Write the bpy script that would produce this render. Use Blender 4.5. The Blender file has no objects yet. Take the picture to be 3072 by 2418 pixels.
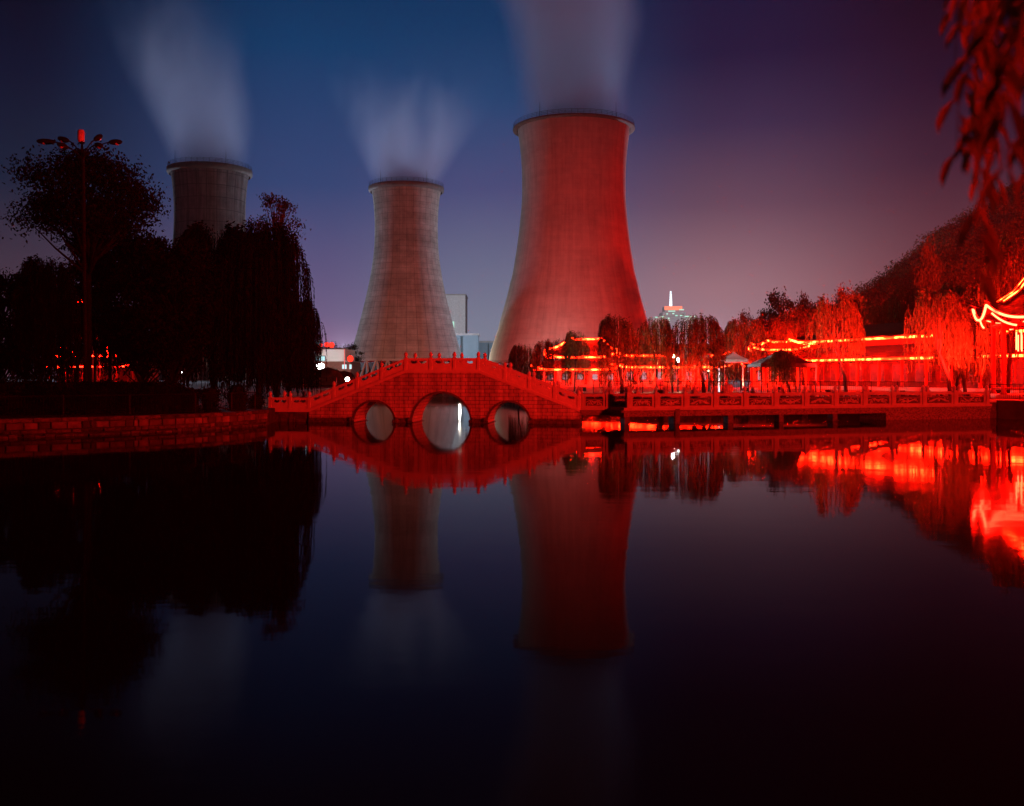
import bpy, math, random
from mathutils import Vector, Matrix
from math import sin, cos, pi, sqrt, radians

S = bpy.context.scene
COL = S.collection
F, CX, HY, CAM = 2950.0, 1536.0, 1128.0, 3.0

def PX(px, Y): return (px - CX) * Y / F
def PZ(py, Y): return CAM - (py - HY) * Y / F
def P(px, py, Y): return Vector((PX(px, Y), Y, PZ(py, Y)))

# ------------------------------------------------------------------ materials
def nmat(name):
    m = bpy.data.materials.new(name); m.use_nodes = True
    nt = m.node_tree; nt.nodes.clear()
    out = nt.nodes.new('ShaderNodeOutputMaterial')
    return m, nt, out

def N(nt, kind, **kw):
    n = nt.nodes.new('ShaderNode' + kind)
    for k, v in kw.items():
        if k in n.inputs: n.inputs[k].default_value = v
        else: setattr(n, k, v)
    return n

def rgb(c): return (c[0], c[1], c[2], 1.0)

def surface(name, a, b, scale=3.0, rough=0.8, bump=0.15, detail=8.0, stretch=(1, 1, 1), spec=0.3, metallic=0.0):
    """noise-mottled principled surface"""
    m, nt, out = nmat(name)
    tc = N(nt, 'TexCoord'); mp = N(nt, 'Mapping'); mp.inputs['Scale'].default_value = stretch
    nt.links.new(tc.outputs['Object'], mp.inputs['Vector'])
    no = N(nt, 'TexNoise', Scale=scale, Detail=detail, Roughness=0.62)
    nt.links.new(mp.outputs[0], no.inputs['Vector'])
    cr = N(nt, 'ValToRGB')
    cr.color_ramp.elements[0].position = 0.3; cr.color_ramp.elements[0].color = rgb(a)
    cr.color_ramp.elements[1].position = 0.7; cr.color_ramp.elements[1].color = rgb(b)
    nt.links.new(no.outputs['Fac'], cr.inputs['Fac'])
    bs = N(nt, 'BsdfPrincipled', Roughness=rough, Metallic=metallic)
    bs.inputs['Specular IOR Level'].default_value = spec
    nt.links.new(cr.outputs[0], bs.inputs['Base Color'])
    if bump:
        bu = N(nt, 'Bump', Strength=bump, Distance=0.05)
        nt.links.new(no.outputs['Fac'], bu.inputs['Height']); nt.links.new(bu.outputs[0], bs.inputs['Normal'])
    nt.links.new(bs.outputs[0], out.inputs['Surface'])
    return m

def brickwork(name, a, b, mortar, w, h, size=0.018, axis='xz', rough=0.85, offset=0.5, damp=False):
    m, nt, out = nmat(name)
    tc = N(nt, 'TexCoord'); sp = N(nt, 'SeparateXYZ'); cb = N(nt, 'CombineXYZ')
    nt.links.new(tc.outputs['Object'], sp.inputs[0])
    nt.links.new(sp.outputs['X' if axis[0] == 'x' else 'Y'], cb.inputs['X']); nt.links.new(sp.outputs['Z'], cb.inputs['Y'])
    br = N(nt, 'TexBrick', Scale=1.0); br.offset = offset
    br.inputs['Color1'].default_value = rgb(a); br.inputs['Color2'].default_value = rgb(b); br.inputs['Mortar'].default_value = rgb(mortar)
    br.inputs['Mortar Size'].default_value = size; br.inputs['Brick Width'].default_value = w; br.inputs['Row Height'].default_value = h
    br.inputs['Mortar Smooth'].default_value = 0.2
    nt.links.new(cb.outputs[0], br.inputs['Vector'])
    no = N(nt, 'TexNoise', Scale=4.0, Detail=8.0, Roughness=0.65)
    nt.links.new(tc.outputs['Object'], no.inputs['Vector'])
    mr = N(nt, 'MapRange'); mr.inputs['From Min'].default_value = 0.3; mr.inputs['From Max'].default_value = 0.7
    mr.inputs['To Min'].default_value = 0.72; mr.inputs['To Max'].default_value = 1.08
    nt.links.new(no.outputs['Fac'], mr.inputs[0])
    mx = N(nt, 'MixRGB', blend_type='MULTIPLY'); mx.inputs[0].default_value = 1.0
    nt.links.new(br.outputs['Color'], mx.inputs[1]); nt.links.new(mr.outputs[0], mx.inputs[2])
    if damp:
        # rain streaks below the edge band, and a ragged tide mark
        mp2 = N(nt, 'Mapping'); mp2.inputs['Scale'].default_value = (2.2, 1, .22); nt.links.new(tc.outputs['Object'], mp2.inputs['Vector'])
        n2 = N(nt, 'TexNoise', Scale=1.0, Detail=6.0, Roughness=.7); nt.links.new(mp2.outputs[0], n2.inputs['Vector'])
        m2 = N(nt, 'MapRange'); m2.inputs['From Min'].default_value = .40; m2.inputs['From Max'].default_value = .62; m2.inputs['To Min'].default_value = .55; m2.inputs['To Max'].default_value = 1.08
        nt.links.new(n2.outputs['Fac'], m2.inputs[0])
        x2 = N(nt, 'MixRGB', blend_type='MULTIPLY'); x2.inputs[0].default_value = 1.0; nt.links.new(mx.outputs[0], x2.inputs[1]); nt.links.new(m2.outputs[0], x2.inputs[2])
        ad = N(nt, 'Math', operation='ADD'); sc = N(nt, 'Math', operation='MULTIPLY'); sc.inputs[1].default_value = -.55
        nt.links.new(no.outputs['Fac'], sc.inputs[0]); nt.links.new(sp.outputs['Z'], ad.inputs[0]); nt.links.new(sc.outputs[0], ad.inputs[1])
        m3 = N(nt, 'MapRange'); m3.inputs['From Min'].default_value = -.08; m3.inputs['From Max'].default_value = .14; m3.inputs['To Min'].default_value = .18; m3.inputs['To Max'].default_value = 1.0
        nt.links.new(ad.outputs[0], m3.inputs[0])
        x3 = N(nt, 'MixRGB', blend_type='MULTIPLY'); x3.inputs[0].default_value = 1.0; nt.links.new(x2.outputs[0], x3.inputs[1]); nt.links.new(m3.outputs[0], x3.inputs[2]); mx = x3
    bs = N(nt, 'BsdfPrincipled', Roughness=rough); bs.inputs['Specular IOR Level'].default_value = 0.25
    nt.links.new(mx.outputs[0], bs.inputs['Base Color'])
    inv = N(nt, 'Math', operation='SUBTRACT'); inv.inputs[0].default_value = 1.0
    nt.links.new(br.outputs['Fac'], inv.inputs[1])
    bu = N(nt, 'Bump', Strength=0.6, Distance=0.03)
    nt.links.new(inv.outputs[0], bu.inputs['Height']); nt.links.new(bu.outputs[0], bs.inputs['Normal'])
    nt.links.new(bs.outputs[0], out.inputs['Surface'])
    return m

def glow(name, c, strength, sample=False, breakup=0.0, scale=1.5):
    """a lit lamp or tube; breakup dims patches of it (uneven gas tubes, single bulbs)"""
    m, nt, out = nmat(name)
    em = N(nt, 'Emission', Strength=strength); em.inputs['Color'].default_value = rgb(c)
    if breakup:
        tc = N(nt, 'TexCoord'); no = N(nt, 'TexNoise', Scale=scale, Detail=3.0)
        nt.links.new(tc.outputs['Object'], no.inputs['Vector'])
        mr = N(nt, 'MapRange'); mr.inputs['From Min'].default_value = 0.41; mr.inputs['From Max'].default_value = 0.6
        mr.inputs['To Min'].default_value = strength * (1 - breakup); mr.inputs['To Max'].default_value = strength
        nt.links.new(no.outputs['Fac'], mr.inputs[0]); nt.links.new(mr.outputs[0], em.inputs['Strength'])
    nt.links.new(em.outputs[0], out.inputs['Surface'])
    m.cycles.emission_sampling = 'AUTO' if sample else 'NONE'
    return m

def leaf_mat(name, a, b, trans=0.35):
    m, nt, out = nmat(name)
    tc = N(nt, 'TexCoord'); no = N(nt, 'TexNoise', Scale=0.9, Detail=4.0)
    nt.links.new(tc.outputs['Object'], no.inputs['Vector'])
    cr = N(nt, 'ValToRGB')
    cr.color_ramp.elements[0].position = 0.35; cr.color_ramp.elements[0].color = rgb(a)
    cr.color_ramp.elements[1].position = 0.65; cr.color_ramp.elements[1].color = rgb(b)
    nt.links.new(no.outputs['Fac'], cr.inputs['Fac'])
    d = N(nt, 'BsdfDiffuse'); t = N(nt, 'BsdfTranslucent'); mx = N(nt, 'MixShader'); mx.inputs[0].default_value = trans
    nt.links.new(cr.outputs[0], d.inputs['Color']); nt.links.new(cr.outputs[0], t.inputs['Color'])
    nt.links.new(d.outputs[0], mx.inputs[1]); nt.links.new(t.outputs[0], mx.inputs[2])
    nt.links.new(mx.outputs[0], out.inputs['Surface'])
    return m

def shell_mat(name, light, dark, panel_w, panel_h, streak=0.5, joint=.06, mottle=1.0):
    """board-marked concrete shell: formwork lifts, joints, rain streaks and repair patches"""
    m, nt, out = nmat(name)
    uv = N(nt, 'UVMap')
    br = N(nt, 'TexBrick', Scale=1.0); br.offset = 0.0
    br.inputs['Color1'].default_value = rgb([c * 1.03 for c in light]); br.inputs['Color2'].default_value = rgb([c * 0.94 for c in light])
    br.inputs['Mortar'].default_value = rgb(dark); br.inputs['Mortar Size'].default_value = joint
    br.inputs['Brick Width'].default_value = panel_w; br.inputs['Row Height'].default_value = panel_h; br.inputs['Mortar Smooth'].default_value = 0.6
    nt.links.new(uv.outputs[0], br.inputs['Vector'])
    def noise(scale, stretch, lo, hi, tmin, tmax):
        mp = N(nt, 'Mapping'); mp.inputs['Scale'].default_value = stretch
        nt.links.new(uv.outputs[0], mp.inputs['Vector'])
        no = N(nt, 'TexNoise', Scale=scale, Detail=9.0, Roughness=0.68)
        nt.links.new(mp.outputs[0], no.inputs['Vector'])
        mr = N(nt, 'MapRange'); mr.inputs['From Min'].default_value = lo; mr.inputs['From Max'].default_value = hi
        mr.inputs['To Min'].default_value = tmin; mr.inputs['To Max'].default_value = tmax
        nt.links.new(no.outputs['Fac'], mr.inputs[0]); return mr.outputs[0]
    col = br.outputs['Color']
    for fac in (noise(1.0, (0.9, 0.05, 1), 0.38, 0.62, 1 - streak, 1.05), noise(1.0, (0.02, 0.16, 1), 0.35, 0.65, 1 - .22 * mottle, 1 + .12 * mottle), noise(0.35, (1, 1, 1), 0.3, 0.7, 1 - .34 * mottle, 1 + .14 * mottle)):
        mx = N(nt, 'MixRGB', blend_type='MULTIPLY'); mx.inputs[0].default_value = 1.0
        nt.links.new(col, mx.inputs[1]); nt.links.new(fac, mx.inputs[2]); col = mx.outputs[0]
    bs = N(nt, 'BsdfPrincipled', Roughness=0.9); bs.inputs['Specular IOR Level'].default_value = 0.15
    nt.links.new(col, bs.inputs['Base Color'])
    nt.links.new(bs.outputs[0], out.inputs['Surface'])
    return m

M = {}
M['stone'] = brickwork('bridge_blocks', (0.42, 0.38, 0.35), (0.34, 0.31, 0.29), (0.05, 0.045, 0.04), 0.62, 0.24, 0.014, damp=True)
M['trim'] = surface('dressed_stone', (0.36, 0.33, 0.30), (0.46, 0.42, 0.39), 2.5, 0.8, 0.1)
M['walkstone'] = surface('walkway_stone', (0.20, 0.18, 0.165), (0.28, 0.255, 0.235), 2.5, 0.85, 0.15)
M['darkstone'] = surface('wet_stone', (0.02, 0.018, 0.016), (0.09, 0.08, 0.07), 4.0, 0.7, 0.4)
M['ringstone'] = surface('dark_ring_stone', (0.035, 0.03, 0.028), (0.10, 0.09, 0.085), 3.0, 0.8, 0.3)  # darker stone tone all round the arch rings
M['rubble'] = surface('rubble_stone', (0.025, 0.022, 0.018), (0.16, 0.145, 0.13), 3.2, 0.9, 0.8)
M['block'] = surface('bank_block_stone', (0.06, 0.052, 0.045), (0.21, 0.19, 0.165), 1.4, 0.9, 0.5)
def per_block(m, lo, hi):
    nt = m.node_tree; bs = next(n for n in nt.nodes if n.type == 'BSDF_PRINCIPLED'); src = bs.inputs['Base Color'].links[0].from_socket
    ge = N(nt, 'NewGeometry'); mr = N(nt, 'MapRange'); mr.inputs['To Min'].default_value = lo; mr.inputs['To Max'].default_value = hi
    nt.links.new(ge.outputs['Random Per Island'], mr.inputs[0]); mx = N(nt, 'MixRGB', blend_type='MULTIPLY'); mx.inputs[0].default_value = 1.0
    nt.links.new(src, mx.inputs[1]); nt.links.new(mr.outputs[0], mx.inputs[2]); nt.links.new(mx.outputs[0], bs.inputs['Base Color'])
per_block(M['block'], .3, 1.5); per_block(M['rubble'], .45, 1.3)
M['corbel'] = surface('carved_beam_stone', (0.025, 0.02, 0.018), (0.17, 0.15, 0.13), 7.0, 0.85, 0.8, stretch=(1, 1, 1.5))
M['ground'] = surface('ground_soil', (0.02, 0.025, 0.012), (0.06, 0.06, 0.035), 0.6, 0.95, 0.2)
M['hill'] = surface('hill_soil', (0.015, 0.025, 0.012), (0.04, 0.05, 0.025), 0.2, 0.95, 0.2)
M['bark'] = surface('bark', (0.014, 0.011, 0.009), (0.045, 0.036, 0.028), 6.0, 0.95, 0.6, stretch=(1, 1, 0.25))
M['barkdark'] = surface('dark_bark', (0.004, 0.0035, 0.003), (0.012, 0.010, 0.008), 6.0, 0.95, 0.6, stretch=(1, 1, 0.25), spec=.1)  # bark copy darkened to stand for the unlit left bank
M['iron'] = surface('painted_iron', (0.005, 0.005, 0.005), (0.012, 0.012, 0.012), 5.0, 0.8, 0.05, spec=.1)
M['willow'] = leaf_mat('willow_leaf', (0.055, 0.065, 0.02), (0.13, 0.135, 0.05), 0.45)
M['willownear'] = leaf_mat('willow_leaf_near', (0.10, 0.085, 0.03), (0.19, 0.16, 0.06), 0.4)  # lighter leaf copy, standing in for stronger lamp light on the near strands
M['willowdark'] = leaf_mat('willow_leaf_dark', (0.005, 0.007, 0.003), (0.011, 0.014, 0.006), 0.2)  # willow leaf copy with the left bank's lack of light in its colour
M['leaf'] = leaf_mat('broad_leaf', (0.02, 0.032, 0.012), (0.05, 0.065, 0.025), 0.2)
M['leafdark'] = leaf_mat('broad_leaf_dark', (0.005, 0.0075, 0.003), (0.012, 0.015, 0.006), 0.2)  # broad leaf copy darkened the same way, for the unlit left trees
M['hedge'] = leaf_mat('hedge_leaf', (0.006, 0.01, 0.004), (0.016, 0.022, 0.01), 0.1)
M['shell'] = shell_mat('tower_shell', (0.34, 0.305, 0.26), (0.12, 0.10, 0.085), 2.6, 2.1, 0.20)
M['shell_red'] = shell_mat('tower_shell_large', (0.46, 0.40, 0.36), (0.40, 0.345, 0.31), 3.2, 1.6, 0.15, mottle=.45)
M['shell_dark'] = shell_mat('tower_shell_dark', (0.19, 0.165, 0.165), (0.08, 0.07, 0.07), 3.4, 4.2, 0.45, .14)  # darker shell tone with wider joints for the left tower
M['rimstone'] = surface('tower_rim', (0.08, 0.07, 0.065), (0.15, 0.13, 0.115), 0.6, 0.9, 0.1)
M['concrete'] = surface('concrete', (0.26, 0.23, 0.20), (0.38, 0.34, 0.30), 0.6, 0.9, 0.1)
M['roof'] = surface('roof_tile', (0.02, 0.018, 0.018), (0.05, 0.04, 0.038), 3.0, 0.7, 0.4)
M['redwood'] = surface('red_lacquer', (0.11, 0.02, 0.014), (0.18, 0.035, 0.02), 2.0, 0.5, 0.05)
M['wallwood'] = surface('dark_lattice_wood', (0.03, 0.008, 0.006), (0.07, 0.016, 0.011), 1.3, 0.7, 0.1)
M['plaster'] = surface('plaster', (0.45, 0.40, 0.36), (0.60, 0.55, 0.50), 1.0, 0.9, 0.05)
M['white'] = surface('white_paint', (0.62, 0.63, 0.62), (0.78, 0.79, 0.78), 0.4, 0.7, 0.03)
M['canvas'] = surface('grey_canvas', (0.05, 0.05, 0.065), (0.09, 0.085, 0.11), 1.2, 0.9, 0.1)
M['whitecanvas'] = surface('white_canvas', (0.24, 0.23, 0.24), (0.32, 0.30, 0.32), 1.2, 0.9, 0.1)
M['teal'] = surface('pale_teal_render', (0.13, 0.18, 0.19), (0.18, 0.23, 0.24), 0.15, 0.9, 0.0)
M['brickred'] = brickwork('plant_brick', (0.28, 0.10, 0.07), (0.22, 0.08, 0.06), (0.2, 0.16, 0.14), 0.5, 0.16)
M['signdark'] = surface('dark_panel', (0.03, 0.025, 0.04), (0.07, 0.06, 0.08), 1.5, 0.6, 0.05)
M['lampglass'] = surface('frosted_lamp_glass', (0.5, 0.48, 0.45), (0.65, 0.62, 0.58), 2.0, 0.35, 0.0)
M['neon'] = glow('neon_tube', (1.0, 0.0042, 0.0006), 760.0, sample=True, breakup=0.95, scale=1.1)
M['neonfull'] = glow('neon_tube_full', (1.0, 0.0034, 0.0012), 380.0, sample=True)
M['neondim'] = glow('neon_tube_dim', (1.0, 0.006, 0.002), 170.0, sample=True, breakup=0.95, scale=1.1)
M['floodlamp'] = glow('flood_lamp', (0.92, 1.0, 0.86), 1500.0, sample=True)
M['yardglobe'] = glow('yard_globe', (0.85, 1.0, 0.98), 170.0, sample=True)
M['redglow'] = glow('red_lantern_paper', (1.0, 0.03, 0.015), 2.2)
M['whitelamp'] = glow('white_lamp', (0.85, 1.0, 0.98), 60.0, sample=True)
M['smalllamp'] = glow('warm_small_lamp', (1.0, 0.75, 0.45), 6.0)
M['window'] = glow('lit_window', (0.55, 0.95, 1.0), 1.15)
M['dimwindow'] = glow('dim_window', (0.9, 0.45, 0.5), 0.55)
M['mast'] = glow('lit_mast', (0.8, 0.92, 1.0), 1.6)
M['sign'] = glow('lit_sign', (1.0, 0.22, 0.12), 1.5)
M['floors'] = glow('lit_floors', (0.55, 1.0, 0.8), 0.9)
M['bluelamp'] = glow('blue_lamp', (0.2, 0.5, 1.0), 1.2)

# ------------------------------------------------------------------ mesh builder
class MB:
    def __init__(s): s.v = []; s.f = []; s.uv = None
    def quad(s, a, b, c, d):
        n = len(s.v); s.v += [tuple(a), tuple(b), tuple(c), tuple(d)]; s.f.append((n, n + 1, n + 2, n + 3)); return s
    def tri(s, a, b, c):
        n = len(s.v); s.v += [tuple(a), tuple(b), tuple(c)]; s.f.append((n, n + 1, n + 2)); return s
    def hexa(s, lo, hi):
        """4 lower + 4 upper corners"""
        n = len(s.v); s.v += [tuple(p) for p in lo] + [tuple(p) for p in hi]
        s.f += [(n + 3, n + 2, n + 1, n), (n + 4, n + 5, n + 6, n + 7)]
        for i in range(4):
            j = (i + 1) % 4; s.f.append((n + i, n + j, n + 4 + j, n + 4 + i))
        return s
    def box(s, x0, x1, y0, y1, z0, z1):
        return s.hexa([(x0, y0, z0), (x1, y0, z0), (x1, y1, z0), (x0, y1, z0)], [(x0, y0, z1), (x1, y0, z1), (x1, y1, z1), (x0, y1, z1)])
    def bev(s, x0, x1, y0, y1, z0, z1, b):
        """box with chamfered long and top edges"""
        r = [(x0, y0), (x1, y0), (x1, y1), (x0, y1)]
        def ring(d, z):
            return [(x0 + d, y0, z), (x1 - d, y0, z), (x1, y0 + d, z), (x1, y1 - d, z), (x1 - d, y1, z), (x0 + d, y1, z), (x0, y1 - d, z), (x0, y0 + d, z)]
        def ring2(z):
            return [(x0 + 2 * b, y0 + b, z), (x1 - 2 * b, y0 + b, z), (x1 - b, y0 + 2 * b, z), (x1 - b, y1 - 2 * b, z), (x1 - 2 * b, y1 - b, z), (x0 + 2 * b, y1 - b, z), (x0 + b, y1 - 2 * b, z), (x0 + b, y0 + 2 * b, z)]
        n = len(s.v); s.v += ring(b, z0) + ring(b, z1 - b) + ring2(z1)
        s.f.append(tuple(n + i for i in reversed(range(8))))
        for k in range(2):
            for i in range(8):
                j = (i + 1) % 8; s.f.append((n + 8 * k + i, n + 8 * k + j, n + 8 * k + 8 + j, n + 8 * k + 8 + i))
        s.f.append(tuple(n + 16 + i for i in range(8))); return s
    def tube(s, pts, rad, n=6, cap=True):
        pts = [Vector(p) for p in pts]
        if not hasattr(rad, '__len__'): rad = [rad] * len(pts)
        base = len(s.v); ref = None
        for i, p in enumerate(pts):
            t = (pts[min(i + 1, len(pts) - 1)] - pts[max(i - 1, 0)])
            if t.length < 1e-9: t = Vector((0, 0, 1))
            t.normalize()
            if ref is None: ref = Vector((1, 0, 0)) if abs(t.x) < 0.8 else Vector((0, 1, 0))
            u = (ref - t * ref.dot(t)).normalized(); w = t.cross(u); ref = u
            for k in range(n):
                a = 2 * pi * k / n; s.v.append(tuple(p + (u * cos(a) + w * sin(a)) * rad[i]))
        for i in range(len(pts) - 1):
            for k in range(n):
                j = (k + 1) % n; s.f.append((base + i * n + k, base + i * n + j, base + (i + 1) * n + j, base + (i + 1) * n + k))
        if cap:
            s.f.append(tuple(base + k for k in reversed(range(n)))); e = base + (len(pts) - 1) * n; s.f.append(tuple(e + k for k in range(n)))
        return s
    def lathe(s, prof, n=16, c=(0, 0, 0), cap=True, ph=0.0):
        base = len(s.v)
        for r, z in prof:
            for k in range(n):
                a = 2 * pi * k / n + ph; s.v.append((c[0] + r * cos(a), c[1] + r * sin(a), c[2] + z))
        for i in range(len(prof) - 1):
            for k in range(n):
                j = (k + 1) % n; s.f.append((base + i * n + k, base + i * n + j, base + (i + 1) * n + j, base + (i + 1) * n + k))
        if cap:
            s.f.append(tuple(base + k for k in reversed(range(n)))); e = base + (len(prof) - 1) * n; s.f.append(tuple(e + k for k in range(n)))
        return s
    def disc(s, c, rx, rz, th, n=8, rot=0.0):
        """an upright lens of stone, thickness th along y"""
        ring = []
        for k in range(n):
            a = 2 * pi * k / n; x, z = rx * cos(a), rz * sin(a)
            ring.append((c[0] + x * cos(rot) - z * sin(rot), c[2] + x * sin(rot) + z * cos(rot)))
        b = len(s.v)
        for y in (c[1] - th / 2, c[1] + th / 2):
            s.v += [(x, y, z) for x, z in ring]
        for k in range(n):
            j = (k + 1) % n; s.f.append((b + k, b + n + k, b + n + j, b + j))
        s.v += [(c[0], c[1] - th * 0.9, c[2]), (c[0], c[1] + th * 0.9, c[2])]
        for k in range(n):
            j = (k + 1) % n; s.f.append((b + k, b + j, b + 2 * n)); s.f.append((b + n + j, b + n + k, b + 2 * n + 1))
        return s
    def mesh(s, name, mat, smooth=False):
        me = bpy.data.meshes.new(name); me.from_pydata(s.v, [], s.f)
        if mat: me.materials.append(M[mat] if isinstance(mat, str) else mat)
        if smooth: me.polygons.foreach_set('use_smooth', [True] * len(me.polygons))
        me.update(); return me
    def build(s, name, mat, parent=None, smooth=False, loc=None):
        o = bpy.data.objects.new(name, s.mesh(name, mat, smooth)); COL.objects.link(o)
        if parent is not None: o.parent = parent
        if loc is not None: o.location = loc
        return o

def tag(o, label=None, cat=None, group=None, kind=None):
    if label: o['label'] = label
    if cat: o['category'] = cat
    if group: o['group'] = group
    if kind: o['kind'] = kind
    return o

def thing(name, label, cat, loc=(0, 0, 0), rz=0.0, group=None):
    o = bpy.data.objects.new(name, None); COL.objects.link(o)
    o.empty_display_size = 0.3; o.location = loc; o.rotation_euler = (0, 0, rz)
    return tag(o, label, cat, group)

def place(me, name, parent):
    o = bpy.data.objects.new(name, me); COL.objects.link(o); o.parent = parent; return o

def copy_tree(o, parent=None):
    c = o.copy(); COL.objects.link(c)
    if parent is not None: c.parent = parent
    for ch in list(o.children): copy_tree(ch, c)
    return c

def lerp(a, b, t): return a + (b - a) * t

# ------------------------------------------------------------------ camera
cam = bpy.data.cameras.new('camera'); co = bpy.data.objects.new('camera', cam); COL.objects.link(co)
co.location = (0, 0, CAM); co.rotation_euler = (pi / 2, 0, 0)
cam.sensor_width = 36.0; cam.lens = F / 3072 * 36.0
cam.shift_y = -(1209 - HY) / 3072.0
cam.clip_end = 6000; cam.clip_start = 0.1
cam.dof.use_dof = True; cam.dof.focus_distance = 75.0; cam.dof.aperture_fstop = 2.4
S.camera = co

# ------------------------------------------------------------------ ground, water, hill
SHORE = [(41, 0, 1.3), (42, 30, 1.3), (40.5, 55, 1.3), (34.4, 69.6, 1.28), (33.4, 78, 1.3), (24, 82, 1.3), (13, 85, 1.3), (6.5, 92, 1.3), (2, 112, 1.3), (-3, 140, 1.4),
         (-14, 143, 1.4), (-24, 139, 1.4), (-25, 110, 1.2), (-21.5, 85, 1.0), (-17.6, 68, 0.9), (-15.5, 64.3, 0.9), (-15.05, 61, 0.9), (-15.8, 57, 0.9), (-17.3, 54.5, 0.9),
         (-19.8, 51.5, 0.9), (-22.3, 49.3, 0.9), (-24.6, 47.3, 0.88), (-33, 42, 0.88), (-40, 30, 1.0), (-40, 2, 1.3), (-22, 1.0, 1.3), (0, 1.2, 1.3), (22, 1.0, 1.3)]
g = MB(); n = len(SHORE); cc = (2.0, 66.0)
rings = [(None, -1.2), (1.0, None), (1.25, None), (2.5, 1.5), (8.0, 1.6), (60.0, 1.6)]
for sc, zz in rings:
    for x, y, z in SHORE:
        k = 1.0 if sc is None else sc
        dx, dy = x - cc[0], y - cc[1]
        if sc and sc > 2: L = sqrt(dx * dx + dy * dy); dx, dy = dx / L * 45 * sc, dy / L * 60 * sc
        g.v.append((cc[0] + dx * k if not (sc and sc > 2) else cc[0] + dx, cc[1] + dy * k if not (sc and sc > 2) else cc[1] + dy, zz if zz is not None else z))
for r in range(len(rings) - 1):
    for i in range(n):
        j = (i + 1) % n; g.f.append((r * n + j, r * n + i, (r + 1) * n + i, (r + 1) * n + j))
tag(g.build('ground', 'ground'), kind='structure')

m, nt, out = nmat('pond_water')
tc = N(nt, 'TexCoord'); mp = N(nt, 'Mapping'); mp.inputs['Scale'].default_value = (0.6, 1.1, 1)
nt.links.new(tc.outputs['Object'], mp.inputs['Vector'])
no = N(nt, 'TexNoise', Scale=0.9, Detail=3.0); nt.links.new(mp.outputs[0], no.inputs['Vector'])
bu = N(nt, 'Bump', Strength=0.06, Distance=0.05); nt.links.new(no.outputs['Fac'], bu.inputs['Height'])
fr = N(nt, 'Fresnel', IOR=1.33)
pw = N(nt, 'Math', operation='POWER'); pw.inputs[1].default_value = 1.6; nt.links.new(fr.outputs[0], pw.inputs[0])
gl = N(nt, 'BsdfGlossy', Roughness=0.038)
n2 = N(nt, 'TexNoise', Scale=.12, Detail=3.0); nt.links.new(tc.outputs['Object'], n2.inputs['Vector'])
mr = N(nt, 'MapRange'); mr.inputs['From Min'].default_value = .35; mr.inputs['From Max'].default_value = .65; mr.inputs['To Min'].default_value = .026; mr.inputs['To Max'].default_value = .055
nt.links.new(n2.outputs['Fac'], mr.inputs[0]); nt.links.new(mr.outputs[0], gl.inputs['Roughness']); gl.inputs['Color'].default_value = (0.95, 0.95, 0.95, 1); nt.links.new(bu.outputs[0], gl.inputs['Normal'])
df = N(nt, 'BsdfDiffuse'); df.inputs['Color'].default_value = (0.0015, 0.002, 0.002, 1)
mx = N(nt, 'MixShader'); nt.links.new(pw.outputs[0], mx.inputs[0]); nt.links.new(df.outputs[0], mx.inputs[1]); nt.links.new(gl.outputs[0], mx.inputs[2])
nt.links.new(mx.outputs[0], out.inputs['Surface'])
w = MB().quad((-70, -6, 0), (70, -6, 0), (70, 160, 0), (-70, 160, 0))
tag(w.build('water', m), kind='structure')

# hill on the right, behind the hall
HILL = [(2200, 1090), (2330, 1020), (2430, 980), (2540, 945), (2640, 890), (2700, 845), (2760, 800), (2800, 758), (2860, 730), (2940, 675), (3020, 622), (3072, 598), (3200, 560), (3400, 530), (3700, 600), (4100, 800)]
HY0 = 330.0
hb = MB(); rows = 9
def hill_pt(i, t):
    px, py = HILL[i]; X0 = PX(px, HY0); z = PZ(py, HY0)
    # t 0 at the foot (nearer), 1 at the ridge, 2 behind
    Y = HY0 - 130 + 130 * t
    zz = lerp(1.5, z, sin(min(t, 2 - t) * pi / 2) ** 1.15)
    return (X0 * (0.80 + 0.2 * min(t, 1)) + (t - 1) * 4, Y, zz)
ts = [0, 0.2, 0.4, 0.6, 0.8, 0.92, 1.0, 1.3, 2.0]
for t in ts:
    for i in range(len(HILL)): hb.v.append(hill_pt(i, t))
for r in range(len(ts) - 1):
    for i in range(len(HILL) - 1):
        k = len(HILL); hb.f.append((r * k + i, r * k + i + 1, (r + 1) * k + i + 1, (r + 1) * k + i))
tag(hb.build('hill', 'hill', smooth=True), kind='structure')

# ------------------------------------------------------------------ foliage
def leafquad(mb, c, d, side, L, W):
    """a pointed leaf: kite from c along d"""
    d = d * L; s_ = side * (W / 2)
    mb.quad(c, c + d * 0.45 + s_, c + d, c + d * 0.45 - s_)

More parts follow.
